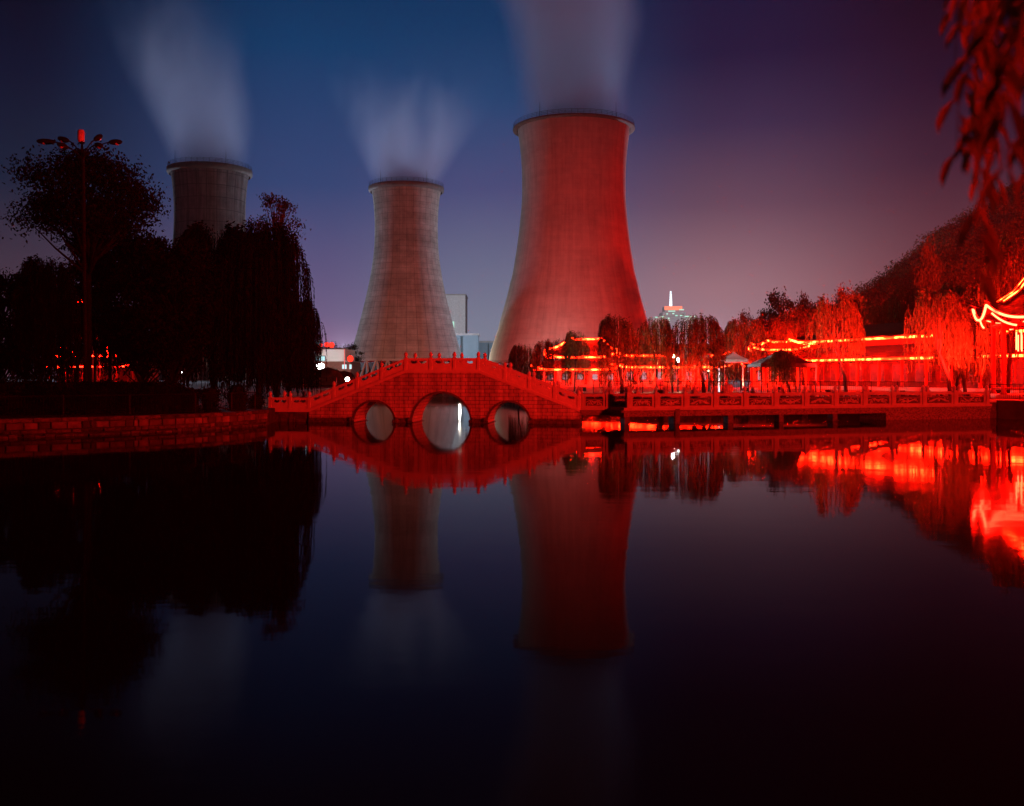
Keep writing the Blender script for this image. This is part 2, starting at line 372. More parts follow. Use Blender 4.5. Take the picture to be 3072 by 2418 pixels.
def willow_meshes(seed, H, W, lean=0.0, strands=300, low=0.12, leafL=0.34, leafW=0.085, step=0.21, top=0.72, limbs=7, gap=0.0, nclump=14, spread=.42):
    R = random.Random(seed)
    tr = MB(); th = H * 0.5
    base = [Vector((0, 0, -0.3)), Vector((lean * 0.15, 0, th * 0.35)), Vector((lean * 0.55, 0.1, th * 0.7)), Vector((lean, 0, th))]
    tr.tube(base, [H * 0.028, H * 0.022, H * 0.018, H * 0.014], 8)
    tips = []
    for k in range(limbs):
        a = 2 * pi * k / limbs + R.uniform(-.4, .4); r = W / 2 * R.uniform(.35, .8)
        s0 = base[2].lerp(base[3], R.random())
        e = Vector((lean + cos(a) * r, sin(a) * r, H * R.uniform(.78, .97)))
        mid = s0.lerp(e, .5) + Vector((0, 0, H * .06))
        tr.tube([s0, mid, e], [H * .010, H * .006, H * .002], 5); tips += [s0.lerp(mid, .7), mid, mid.lerp(e, .5), e, e]
    cr = MB()
    clumps = [(R.uniform(0, 2 * pi), R.uniform(.1, 1.0) ** .6) for _ in range(nclump)]
    for k in range(strands):
        ca, crr = R.choice(clumps)
        a = ca + R.gauss(0, spread); u = min(1.0, max(0.03, crr * R.uniform(.6, 1.15)))
        zt = H * (1 - (1 - top) * u ** 3) * R.uniform(.93, 1.0)
        p = Vector((lean + cos(a) * u * W / 2, sin(a) * u * W / 2, zt))
        if R.random() < gap: continue
        zend = max(H * low * R.uniform(.6, 1.6), zt - H * R.uniform(.2, .85))
        out_ = Vector((cos(a), sin(a), 0)); vel = out_ * R.uniform(.15, .6) + Vector((0, 0, R.uniform(.1, .5)))
        path = 0
        sway = Vector((R.uniform(-.08, .08), R.uniform(-.08, .08), 0))
        while p.z > zend and path < 90:
            vel = vel * .80 + Vector((0, 0, -.25)) + sway * .1
            d = vel.normalized(); p = p + d * step; path += 1
            for q in range(2):
                th_ = R.uniform(0, 2 * pi); sd = Vector((cos(th_), sin(th_), R.uniform(-.2, .2)))
                dd = (d + sd * R.uniform(.15, .6) + Vector((0, 0, -.35))).normalized()
                side = dd.cross(Vector((sin(th_ * 1.7), cos(th_ * 1.7), .2))).normalized()
                leafquad(cr, p, dd, side, leafL * R.uniform(.7, 1.25), leafW * R.uniform(.7, 1.2))
    return tr, cr

def broad_meshes(seed, H, W, clumps=70, per=75, trunk=0.35, leaf=0.26, flat=0.55, crown_base=0.4, lean=0.0, csize=(.07, .135)):
    R = random.Random(seed); tr = MB(); cr = MB()
    b = [Vector((0, 0, -.3)), Vector((lean * .3, 0, H * crown_base * .6)), Vector((lean * .7, 0, H * crown_base)), Vector((lean, 0, H * .75)), Vector((lean, 0, H * .95))]
    tr.tube(b, [H * .017, H * .014, H * .011, H * .006, H * .002], 8)
    cz = H * (1 + crown_base) / 2; hz = H * (1 - crown_base) / 2
    for k in range(clumps):
        a = R.uniform(0, 2 * pi); el = R.uniform(-.75, 1.0)
        rr = R.uniform(.45, 1.0)
        c = Vector((lean + cos(a) * W / 2 * rr * sqrt(max(.05, 1 - el * el * .8)), sin(a) * W / 2 * rr * sqrt(max(.05, 1 - el * el * .8)), cz + hz * el * R.uniform(.8, 1.0)))
        s0 = Vector((lean * .8, 0, max(H * crown_base * .8, c.z - H * .22 * R.uniform(.6, 1.2))))
        tr.tube([s0, s0.lerp(c, .55) + Vector((0, 0, -.1 * H * .1)), c], [H * .007, H * .004, H * .0015], 5)
        sz = W * R.uniform(*csize)
        for q in range(per):
            v = Vector((R.gauss(0, .5), R.gauss(0, .5), R.gauss(0, .5 * flat))) * sz * 1.3
            d = Vector((R.uniform(-1, 1), R.uniform(-1, 1), R.uniform(-1, .6))).normalized()
            sd = d.cross(Vector((R.uniform(-1, 1), R.uniform(-1, 1), R.uniform(-1, 1)))).normalized()
            leafquad(cr, c + v, d, sd, leaf * R.uniform(.7, 1.3), leaf * .55 * R.uniform(.7, 1.2))
    return tr, cr

def tree(name, label, cat, meshes, loc, rz=0.0, scale=1.0, group=None):
    o = thing(name, label, cat, loc, rz, group); o.scale = (scale,) * 3 if not hasattr(scale, '__len__') else scale
    place(meshes[0], 'trunk', o); place(meshes[1], 'crown', o); return o

def as_mesh(pair, leaf):
    return (pair[0].mesh('trunk', 'barkdark' if 'dark' in leaf else 'bark', True), pair[1].mesh('crown', leaf))

WV = [as_mesh(willow_meshes(11, 8.0, 5.4, 0.9, 300, nclump=11), 'willow'), as_mesh(willow_meshes(12, 8.0, 4.6, -0.9, 260, nclump=9), 'willow'),
      as_mesh(willow_meshes(13, 8.0, 6.2, 0.3, 320, low=.2), 'willow'), as_mesh(willow_meshes(14, 8.0, 5.0, -1.6, 260, low=.25, gap=.1), 'willow'),
      as_mesh(willow_meshes(15, 8.0, 5.6, 1.5, 240, low=.42, gap=.1), 'willow'),
      as_mesh(willow_meshes(16, 8.0, 6.0, 0.6, 190, low=.16, nclump=9, spread=.34), 'willow')]
# far shore willows : (px centre, py top, width px, Y, variant, mirrored, label)
GW = 'willows along the far shore'
FW = [
 (1567, 1030, 74, 118, 0, 0, 'bright red lit willow just right of the stone bridge, leftmost of the far shore row'),
 (1633, 1018, 64, 112, 1, 1, 'small willow with a bent trunk before the left end of the neon hall'),
 (1727, 988, 74, 108, 2, 0, 'dark round headed willow in front of the lit roof of the small neon hall'),
 (1846, 944, 112, 92, 1, 0, 'dark willow with a thick leaning trunk before the right end of the small hall'),
 (1966, 946, 108, 94, 2, 1, 'broad willow with yellowish strands left of the white floodlight'),
 (2088, 938, 150, 90, 0, 1, 'largest dark willow, its strands hanging before the white floodlight'),
 (2232, 952, 130, 116, 2, 0, 'glowing red willow behind the pale square canopy'),
 (2345, 1050, 84, 86, 3, 0, 'little drooping willow standing before the dark grey parasol roof'),
 (2500, 884, 150, 98, 4, 1, 'tall willow with a long slanting trunk before the left end of the long hall'),
 (2590, 890, 120, 136, 0, 0, 'pale red willow crown just right of the slanting trunk'),
 (2668, 892, 130, 128, 2, 1, 'reddish willow behind the middle of the long neon eaves'),
 (2806, 866, 170, 84, 4, 1, 'wide bright red willow with a dark slanting trunk left of the pavilion'),
 (2905, 905, 120, 88, 3, 1, 'thin red willow with an upright trunk next to the pavilion'),
 (3052, 694, 175, 82, 0, 0, 'tallest willow, at the right edge of the photo behind the pavilion'),
 (2735, 890, 140, 140, 5, 1, 'sparse red willow crown just left of the wide bright one, above the long hall'),
 (2850, 880, 150, 87, 3, 0, 'brightest red willow, filling the gap between the long hall and the pavilion'),
 (2960, 835, 150, 98, 2, 0, 'tall glowing red willow standing behind the eave tips of the pavilion'),
 (2440, 905, 150, 140, 2, 1, 'broad misty willow above the left end of the long hall roof'),
 (2740, 860, 160, 134, 0, 0, 'high red willow crown above the right half of the long hall roof'),
 (2870, 850, 170, 130, 1, 0, 'highest of the red willow crowns behind the long hall, close to the hill'),
 (2305, 945, 120, 136, 1, 0, 'glowing willow left of the stepped roof end, behind the parasol roof'),
 (1690, 1012, 90, 165, 2, 1, 'hazy red tree behind the roof of the small neon hall'),
 (2390, 915, 130, 128, 0, 1, 'red misty willow behind the stepped roof end of the long hall'),
]
for (px, py, wpx, Y, vr, mir, lab) in FW:
    zt = PZ(py, Y); h = zt - 1.3; sc = h / 8.0
    wn = [5.4, 4.6, 6.2, 5.0, 5.6, 6.0][vr]; wd = wpx * Y / F / wn * 1.0
    tree('willow_tree', lab, 'tree', WV[vr], (PX(px, Y) - (0.9, -0.9, 0.3, -1.6, 1.5, 0.6)[vr] * wd * (-1 if mir else 1), Y, 1.3), 0, (wd * (-1 if mir else 1), wd, sc), GW)

# left bank trees, almost black against the sky
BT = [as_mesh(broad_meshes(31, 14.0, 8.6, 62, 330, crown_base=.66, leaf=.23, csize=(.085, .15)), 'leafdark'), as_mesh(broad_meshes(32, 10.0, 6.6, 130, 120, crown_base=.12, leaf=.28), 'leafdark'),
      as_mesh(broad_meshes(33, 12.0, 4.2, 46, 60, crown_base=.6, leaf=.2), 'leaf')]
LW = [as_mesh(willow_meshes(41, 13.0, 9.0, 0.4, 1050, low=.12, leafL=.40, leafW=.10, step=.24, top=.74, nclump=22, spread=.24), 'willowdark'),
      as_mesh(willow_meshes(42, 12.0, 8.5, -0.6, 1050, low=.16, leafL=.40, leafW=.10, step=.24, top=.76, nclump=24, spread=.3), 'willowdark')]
GL = 'dark trees on the left bank'
def left_tree(name, lab, ms, px, py, Y, h0, wscale=1.0, rz=0.0, base=0.95, wpx=None, w0=None):
    sc = (PZ(py, Y) - base) / h0; ws = sc * wscale if wpx is None else wpx * Y / F / w0
    tree(name, lab, 'tree', ms, (PX(px, Y), Y, base), rz, (ws, ws, sc), GL)
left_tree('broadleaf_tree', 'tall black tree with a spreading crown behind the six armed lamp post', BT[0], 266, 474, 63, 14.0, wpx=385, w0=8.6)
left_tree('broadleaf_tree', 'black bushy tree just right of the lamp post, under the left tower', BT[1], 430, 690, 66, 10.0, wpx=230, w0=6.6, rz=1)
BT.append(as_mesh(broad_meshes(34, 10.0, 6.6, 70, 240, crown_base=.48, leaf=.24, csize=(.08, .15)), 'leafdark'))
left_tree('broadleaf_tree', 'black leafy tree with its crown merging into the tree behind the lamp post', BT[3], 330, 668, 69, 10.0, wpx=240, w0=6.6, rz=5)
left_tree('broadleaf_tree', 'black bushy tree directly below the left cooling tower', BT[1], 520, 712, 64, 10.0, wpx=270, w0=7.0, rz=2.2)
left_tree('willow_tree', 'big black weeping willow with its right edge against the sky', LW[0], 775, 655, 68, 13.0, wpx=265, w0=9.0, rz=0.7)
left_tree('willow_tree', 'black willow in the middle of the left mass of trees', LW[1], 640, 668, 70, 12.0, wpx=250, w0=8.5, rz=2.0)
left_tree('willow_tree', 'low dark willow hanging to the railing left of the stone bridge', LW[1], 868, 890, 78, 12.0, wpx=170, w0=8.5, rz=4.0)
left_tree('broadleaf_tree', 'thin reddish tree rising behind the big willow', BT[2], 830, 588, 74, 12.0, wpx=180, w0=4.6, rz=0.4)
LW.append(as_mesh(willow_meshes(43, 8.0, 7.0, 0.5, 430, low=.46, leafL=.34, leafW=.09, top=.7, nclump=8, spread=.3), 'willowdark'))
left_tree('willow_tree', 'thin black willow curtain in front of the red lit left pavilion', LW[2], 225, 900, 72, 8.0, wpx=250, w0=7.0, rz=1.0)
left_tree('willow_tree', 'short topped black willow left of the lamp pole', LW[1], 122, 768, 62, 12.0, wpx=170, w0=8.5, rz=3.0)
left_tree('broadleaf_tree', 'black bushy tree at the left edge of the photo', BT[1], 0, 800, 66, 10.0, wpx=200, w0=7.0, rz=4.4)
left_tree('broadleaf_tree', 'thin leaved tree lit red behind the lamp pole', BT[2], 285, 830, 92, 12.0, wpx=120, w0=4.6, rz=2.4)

# clipped hedge and shrubs on the left bank
def leafy(mb, R, c, r, cnt, leaf):
    for _ in range(cnt):
        v = Vector([max(-1, min(1, R.gauss(0, .45))) for _ in range(3)])
        if v.length > 1: v = v.normalized() * R.random()
        d = Vector((R.uniform(-1, 1), R.uniform(-1, 1), R.uniform(-.5, 1))).normalized()
        s_ = d.cross(Vector((R.uniform(-1, 1), R.uniform(-1, 1), R.uniform(-1, 1)))).normalized()
        leafquad(mb, Vector(c) + Vector((v.x * r[0], v.y * r[1], v.z * r[2])), d, s_, leaf * R.uniform(.7, 1.3), leaf * .6)
R = random.Random(5); hd = MB()
for k in range(330):
    t = R.random(); px = -120 + 690 * t; Y = lerp(50.5, 56.0, t) + R.uniform(-1, 1)
    zt = PZ(1136 + 8 * sin(px * .02) + max(0, px - 470) * .22, Y)
    leafy(hd, R, (PX(px, Y), Y, R.uniform(.9, zt - .1)), (.75, .6, .3), 60, .16)
for k in range(60):   # solid core keeps the hedge opaque
    t = k / 59; px = -120 + 690 * t; Y = lerp(50.5, 56.0, t); zt = PZ(1146 + max(0, px - 470) * .22, Y)
    hd.hexa([(PX(px, Y) - .35, Y - .7, .8), (PX(px, Y) + .35, Y - .7, .8), (PX(px, Y) + .35, Y + .7, .8), (PX(px, Y) - .35, Y + .7, .8)],
            [(PX(px, Y) - .3, Y - .4, zt), (PX(px, Y) + .3, Y - .4, zt), (PX(px, Y) + .3, Y + .4, zt), (PX(px, Y) - .3, Y + .4, zt)])
tag(hd.build('clipped_hedge', 'hedge'), 'long black clipped hedge behind the railing on the left bank', 'hedge')
for i, (px, py, Y, w_, lab) in enumerate([(630, 1158, 57, 60, 'round black shrub to the right of the end of the long hedge'), (712, 1150, 60, 75, 'round black shrub below the big willow near the bridge terrace'), (770, 1180, 63, 50, 'small dark shrub beside the bridge terrace')]):
    sb = MB(); zt = PZ(py, Y); wr = w_ * Y / F
    for k in range(26):
        a = R.uniform(0, 2 * pi); leafy(sb, R, (PX(px, Y) + cos(a) * wr * .35 * R.random(), Y + sin(a) * wr * .35, R.uniform(.9, zt - .2)), (wr * .35, wr * .35, .3), 60, .14)
    sb.lathe([(.3 * wr, 0), (.42 * wr, (zt - .9) * .5), (.25 * wr, (zt - .9) * .88), (.02, (zt - .9) * .95)], 10, (PX(px, Y), Y, .9))
    tag(sb.build('round_shrub', 'hedge'), lab, 'shrub', 'shrubs on the left bank')

# wooded hillside : one mass
R = random.Random(8); fo = MB()
for k in range(760):
    i = R.uniform(0, len(HILL) - 4.01); a = int(i); f = i - a; t = R.choice([1.0, .97, R.uniform(.15, 1), R.uniform(.5, 1)])
    p = Vector(hill_pt(a, t)).lerp(Vector(hill_pt(a + 1, t)), f)
    s_ = R.uniform(2.2, 5.4)
    leafy(fo, R, p + Vector((0, 0, s_ * R.uniform(.1, .9))), (s_, s_, s_ * .75), 190, .75)
tag(fo.build('hillside_wood', 'leaf'), 'dark red lit woodland covering the hill on the right', 'woodland', kind='stuff')
HT = as_mesh(broad_meshes(51, 12.0, 11.0, 80, 70, crown_base=.12, leaf=.55), 'leaf')
for (px, py, wpx, Y, lab) in [(2345, 888, 150, 190, 'rounded dark red tree at the left foot of the wooded hill'), (2420, 893, 90, 200, 'small dark round tree between the willows at the foot of the hill'), (2550, 872, 120, 205, 'dark tree on the lower slope above the long hall'),
                              (2245, 945, 90, 180, 'low red tree between the big willow and the hill'), (2790, 745, 90, 240, 'dark tree with an uneven top on the hill shoulder')]:
    sc = (PZ(py, Y) - 1.5) / 12.0; ws = wpx * Y / F / 11.0
    tree('broadleaf_tree', lab, 'tree', HT, (PX(px, Y), Y, 1.5), R.uniform(0, 6), (ws, ws, sc), 'trees at the foot of the hill')

# ------------------------------------------------------------------ cooling towers
def spline(tab, z):
    for (z0, r0), (z1, r1) in zip(tab, tab[1:]):
        if z0 <= z <= z1:
            t = (z - z0) / (z1 - z0); return lerp(r0, r1, t * t * (3 - 2 * t) * .35 + t * .65)
    return tab[-1][1]

def smooth_profile(tab, n):
    """Catmull-Rom through (z, r)"""
    out_ = []
    for i in range(len(tab) - 1):
        p0, p1, p2, p3 = tab[max(i - 1, 0)], tab[i], tab[i + 1], tab[min(i + 2, len(tab) - 1)]
        for k in range(n):
            t = k / n
            def cr_(a, b, c, d): return .5 * (2 * b + (c - a) * t + (2 * a - 5 * b + 4 * c - d) * t * t + (3 * b - a - 3 * c + d) * t ** 3)
            out_.append((cr_(p0[1], p1[1], p2[1], p3[1]), lerp(p1[0], p2[0], t)))
    out_.append((tab[-1][1], tab[-1][0])); return out_

def tower(label, loc, tab, mat, rim, legs=30, big=False):
    t = thing('cooling_tower', label, 'cooling tower', loc, 0, 'cooling towers of the power station')
    prof = smooth_profile(tab, 6); n = 96
    mb = MB(); mb.lathe(prof, n, cap=False)
    inner = [(r - .35, z) for r, z in prof]; mb.lathe(list(reversed(inner)), n, cap=False)
    me = mb.mesh('shell', mat, True)
    uvl = me.uv_layers.new(name='UVMap'); rb = prof[len(prof) // 2][0]
    for pl in me.polygons:
        us = []
        for li in pl.loop_indices:
            v = me.vertices[me.loops[li].vertex_index].co; us.append(math.atan2(v.y, v.x) * rb)
        if max(us) - min(us) > pi * rb: us = [u + 2 * pi * rb if u < 0 else u for u in us]
        for li, u in zip(pl.loop_indices, us): uvl.data[li].uv = (u, me.vertices[me.loops[li].vertex_index].co.z)
    place(me, 'shell', t)
    zt, rt = tab[-1]
    rm = MB(); rm.lathe([(rt + rim[0] * .15, zt - rim[1] * 1.25), (rt + rim[0] * .8, zt - rim[1]), (rt + rim[0], zt - rim[1] * .8), (rt + rim[0], zt + .05), (rt + rim[0] - .12, zt + .12), (rt - .4, zt + .12), (rt - .4, zt - rim[1] * 1.25)], n, cap=False)
    rm.build('rim', 'rimstone', t, True)
    rl = MB(); rr = rt + rim[0] - .25
    for h in (.55, 1.0, 1.45):
        rl.tube([(rr * cos(2 * pi * k / 64), rr * sin(2 * pi * k / 64), zt + h) for k in range(65)], .045, 4)
    for k in range(64 if big else 44):
        a = 2 * pi * k / (64 if big else 44); rl.tube([(rr * cos(a), rr * sin(a), zt), (rr * cos(a), rr * sin(a), zt + 1.5)], .04, 4)
    rl.build('railing', 'iron', t)
    for a in (-2.2, -0.9, 0.7, 2.3):
        MB().tube([(rr * cos(a), rr * sin(a), zt), (rr * cos(a), rr * sin(a), zt + 4.4)], [.09, .04], 5).build('lightning_rod', 'iron', t)
    zb, r0 = tab[0]
    MB().lathe([(r0 - .5, zb - .7), (r0 + .35, zb - .7), (r0 + .35, zb), (r0 - .5, zb)], n, cap=False).build('base_ring', 'concrete', t)
    for k in range(legs):
        a0 = 2 * pi * k / legs
        for s_ in (-1, 1):
            a1 = a0 + s_ * pi / legs * .95; R1 = r0 + 1.6
            mbl = MB().tube([(R1 * cos(a0), R1 * sin(a0), -.5), ((r0) * cos(a1), (r0) * sin(a1), zb - .4)], .42, 6)
            mbl.build('leg', 'concrete', t)
    MB().lathe([(r0 - 3.0, -.4), (r0 - 3.0, zb - 1.2)], 48, cap=True).build('fill_pack', 'darkstone', t)
    return t
gz = 1.5
small = [(z - gz, r) for z, r in [(9.3, 21.7), (19.1, 19.1), (29.7, 16.4), (40.3, 14.05), (50.85, 12.5), (61.4, 12.15), (68.5, 12.5), (73.1, 13.05), (75.8, 13.7)]]
bigp = [(z - gz, r) for z, r in [(7.9, 27.7), (17.9, 24.7), (33.2, 20.7), (41.5, 19.0), (49.4, 17.85), (59.2, 16.93), (65.2, 16.8), (71.2, 16.95), (76.6, 17.4), (83.3, 18.15)]]
tower('slender brown cooling tower standing in the middle, behind the stone bridge', (PX(1219, 381), 381, gz), small, 'shell', (.85, 1.5), 30)
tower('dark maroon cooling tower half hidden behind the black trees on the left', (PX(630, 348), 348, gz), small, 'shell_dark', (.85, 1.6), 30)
tower('largest cooling tower, washed in red light, right of the centre', (PX(1721, 320), 320, gz), bigp, 'shell_red', (1.65, 0.55), 36, True)

# ------------------------------------------------------------------ steam
def plume(label, loc, r0, H, drift, spread, dens, fade, seed, fork=0.0, rot=0.0):
    prof = []
    for k in range(13):
        t = k / 12; prof.append((r0 * 1.06 + spread * H * t * 1.25 + 1.5 * t * 8, H * t))
    mb = MB(); n = 32; base = 0
    for r, z in prof:
        dx = drift * z * (0.35 + 0.65 * z / H)
        for k in range(n): mb.v.append((dx + r * cos(2 * pi * k / n), r * sin(2 * pi * k / n), z))
    for i in range(12):
        for k in range(n):
            j = (k + 1) % n; mb.f.append((i * n + k, i * n + j, (i + 1) * n + j, (i + 1) * n + k))
    mb.f.append(tuple(reversed(range(n)))); mb.f.append(tuple(12 * n + k for k in range(n)))
    m, nt, out = nmat('steam'); L = nt.links.new
    def math_(op, a, b=None, clamp=False):
        q = N(nt, 'Math', operation=op); q.use_clamp = clamp
        for i, x in enumerate((a, b)):
            if x is None: continue
            if isinstance(x, (int, float)): q.inputs[i].default_value = x
            else: L(x, q.inputs[i])
        return q.outputs[0]
    tc = N(nt, 'TexCoord'); sp = N(nt, 'SeparateXYZ'); L(tc.outputs['Object'], sp.inputs[0])
    z = sp.outputs['Z']; zn = math_('DIVIDE', z, H)
    cx_ = math_('MULTIPLY', math_('MULTIPLY', z, drift), math_('ADD', math_('MULTIPLY', zn, .65), .35))
    mp = N(nt, 'Mapping'); mp.inputs['Location'].default_value = (seed * 7.3, seed * 3.1, 0); mp.inputs['Scale'].default_value = (1, 1, .42)
    L(tc.outputs['Object'], mp.inputs['Vector'])
    no = N(nt, 'TexNoise', Scale=.055, Detail=2.5, Roughness=.5); L(mp.outputs[0], no.inputs['Vector'])
    wob = math_('MULTIPLY', math_('SUBTRACT', no.outputs['Fac'], .5), 30.0)
    dx = math_('SUBTRACT', sp.outputs['X'], math_('ADD', cx_, math_('MULTIPLY', wob, zn)))
    dy = sp.outputs['Y']
    rho = math_('SQRT', math_('ADD', math_('MULTIPLY', dx, dx), math_('MULTIPLY', dy, dy)))
    rad = math_('ADD', math_('MULTIPLY', z, spread), r0)
    q = math_('DIVIDE', rho, rad)
    mr = N(nt, 'MapRange', interpolation_type='SMOOTHSTEP'); mr.inputs['From Min'].default_value = 1.1; mr.inputs['From Max'].default_value = .3
    L(q, mr.inputs[0])
    fz = N(nt, 'MapRange', interpolation_type='SMOOTHSTEP'); fz.inputs['From Min'].default_value = 1.0; fz.inputs['From Max'].default_value = fade
    no2 = math_('ADD', zn, math_('MULTIPLY', math_('SUBTRACT', no.outputs['Fac'], .5), 1.1)); L(no2, fz.inputs[0])
    d = math_('MULTIPLY', math_('MULTIPLY', mr.outputs[0], fz.outputs[0]), dens)
    d = math_('MULTIPLY', d, math_('DIVIDE', r0, rad))
    if fork:     # thinner gap between two rising lobes
        fx = math_('ABSOLUTE', math_('SUBTRACT', dx, math_('MULTIPLY', z, fork)))
        fm = N(nt, 'MapRange', interpolation_type='SMOOTHSTEP'); fm.inputs['From Min'].default_value = 0; fm.inputs['From Max'].default_value = 9; fm.inputs['To Min'].default_value = .25; fm.inputs['To Max'].default_value = 1
        L(fx, fm.inputs[0]); mixf = N(nt, 'Mix'); L(math_('MULTIPLY', zn, 2.2, True), mixf.inputs[0]); mixf.inputs[2].default_value = 1.0; L(fm.outputs[0], mixf.inputs[3])
        d = math_('MULTIPLY', d, mixf.outputs[0])
    pv = N(nt, 'VolumePrincipled'); pv.inputs['Color'].default_value = (.70, .80, 1.0, 1); pv.inputs['Anisotropy'].default_value = .0
    L(d, pv.inputs['Density']); L(pv.outputs[0], out.inputs['Volume'])
    o = mb.build('steam_plume', m, None, True); o.location = loc
    return tag(o, label, 'steam', 'steam plumes above the cooling towers')
plume('steam leaning left above the dark left tower', (PX(630, 348), 348, 76.3), 13.0, 62, -.27, .25, .085, .0, 1)
plume('ragged steam forking above the slender middle tower', (PX(1219, 381), 381, 76.3), 12.4, 45, .14, .52, .135, -.1, 2, fork=.18)
plume('tall straight steam column above the largest tower, leaving the top of the photo', (PX(1721, 320), 320, 83.8), 17.2, 66, -.07, .13, .085, .8, 3)

# ------------------------------------------------------------------ stone bridge
BA = radians(8.0); BO = Vector((PX(1325, 63), 63, 0))
bc, bs_ = cos(BA), sin(BA)
def bl(px):
    k = (px - CX) / F; return (k * BO.y - BO.x) / (bc + k * bs_)
def bz(px, py):
    L = bl(px); return PZ(py, BO.y - bs_ * L)
BW = 2.8
bridge = thing('stone_bridge', 'red lit stone bridge with three round arches and a carved railing', 'bridge', BO, -BA)
xl, x0, x1, x2, x3 = bl(809), bl(926), bl(1216), bl(1434), bl(1738)
zf, zt = .74, bz(1325, 1114)
def deck(x):
    if x <= x0: return zf
    if x < x1: return lerp(zf, zt, (x - x0) / (x1 - x0))
    if x <= x2: return zt
    return lerp(zt, zf + .1, min(1, (x - x2) / (x3 - x2)))
arches = [(bl(1121), 1.34), (bl(1323), 1.90), (bl(1525), 1.34)]
def under(x, a):
    if a is None: return -.8
    xc, r = a; return sqrt(max(0, r * r - (x - xc) ** 2))
cuts = {x0, x1, x2, x3}
for xc, r in arches:
    for k in range(41): cuts.add(xc - r * cos(pi * k / 40))
k = x0
while k < x3: cuts.add(k); k += .4
cuts = sorted(cuts); body = MB()
for a, b in zip(cuts, cuts[1:]):
    if b - a < 1e-5: continue
    mid = (a + b) / 2; ar = next((q for q in arches if abs(mid - q[0]) < q[1]), None)
    ua, ub = under(a, ar), under(b, ar); da, db = deck(a), deck(b)
    body.quad((a, 0, ua), (b, 0, ub), (b, 0, db), (a, 0, da)); body.quad((b, BW, ub), (a, BW, ua), (a, BW, da), (b, BW, db))
    body.quad((a, 0, da), (b, 0, db), (b, BW, db), (a, BW, da))
body.quad((x3, 0, -.8), (x3, BW, -.8), (x3, BW, deck(x3)), (x3, 0, deck(x3)))
body.build('spandrel_wall', 'stone', bridge)
for xc, r in arches:
    vt = MB()
    for k in range(48):
        a, b = pi * k / 48, pi * (k + 1) / 48
        vt.quad((xc + r * cos(a), 0, r * sin(a)), (xc + r * cos(a), BW, r * sin(a)), (xc + r * cos(b), BW, r * sin(b)), (xc + r * cos(b), 0, r * sin(b)))
    for s_ in (-1, 1): vt.quad((xc + s_ * r, 0, -.8), (xc + s_ * r, BW, -.8), (xc + s_ * r, BW, 0), (xc + s_ * r, 0, 0))
    vt.build('vault', brickwork('vault_blocks', (.40, .36, .33), (.32, .29, .27), (.08, .07, .06), .6, .22, .012, axis='yz'), bridge)
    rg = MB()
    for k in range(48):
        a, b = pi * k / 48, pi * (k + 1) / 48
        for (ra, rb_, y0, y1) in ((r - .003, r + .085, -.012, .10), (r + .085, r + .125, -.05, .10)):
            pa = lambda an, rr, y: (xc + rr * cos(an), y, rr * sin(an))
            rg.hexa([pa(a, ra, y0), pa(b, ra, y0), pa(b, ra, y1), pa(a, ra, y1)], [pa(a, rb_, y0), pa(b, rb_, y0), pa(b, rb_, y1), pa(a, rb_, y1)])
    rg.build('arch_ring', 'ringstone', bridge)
    for s_ in (-1, 1):
        sp_ = MB(); xe = xc + s_ * r
        sp_.bev(min(xe - s_ * .12, xe + s_ * .30), max(xe - s_ * .12, xe + s_ * .30), -.16, BW + .1, -.16, .04, .02)
        sp_.lathe([(.02, 0), (.13, .05), (.16, .16), (.10, .27), (.03, .32)], 8, (xe + s_ * .17, -.14, .02))
        sp_.lathe([(.02, 0), (.09, .04), (.11, .11), (.03, .2)], 8, (xe + s_ * .02, -.2, .03))
        sp_.build('springer_stone', 'darkstone', bridge)
# edge band following the deck
eb = MB()
for y0, y1 in ((-.07, .34), (BW - .34, BW + .07)):
    ks = [xl - .1, x0, x1, x2, x3]
    for a, b in zip(ks, ks[1:]):
        eb.hexa([(a, y0, deck(a) - .03), (b, y0, deck(b) - .03), (b, y1, deck(b) - .03), (a, y1, deck(a) - .03)], [(a, y0, deck(a) + .11), (b, y0, deck(b) + .11), (b, y1, deck(b) + .11), (a, y1, deck(a) + .11)])
        eb.hexa([(a, y0 + .035, deck(a) - .09), (b, y0 + .035, deck(b) - .09), (b, y1 - .035, deck(b) - .09), (a, y1 - .035, deck(a) - .09)], [(a, y0 + .035, deck(a) - .035), (b, y0 + .035, deck(b) - .035), (b, y1 - .035, deck(b) - .035), (a, y1 - .035, deck(a) - .035)])
eb.build('deck_edge', 'trim', bridge)
ft = MB(); R = random.Random(3)
pk = [x0] + [v for xc, r in arches for v in (xc - r - .05, xc + r + .05)] + [x3 + .1]
for a, b in zip(pk[::2], pk[1::2]):
    x = a
    while x < b - .05:
        w_ = min(R.uniform(.35, .7), b - x); ft.bev(x, x + w_ - .015, -.10 - R.uniform(0, .05), .3, -.5, R.uniform(.10, .24), .02); x += w_
ft.build('footing', 'darkstone', bridge)
tw = MB(); x = xl
while x < x0 - .05:
    w_ = min(R.uniform(.35, .8), x0 - x)
    for zz in (-.5, -.08, .22, .45): tw.bev(x, x + w_ - .02, .05 + R.uniform(0, .12), 1.2, zz, zz + R.uniform(.24, .4), .03)
    x += w_
tw.box(xl, x0, .3, BW, -.6, zf - .02); tw.build('terrace_base', 'darkstone', bridge)

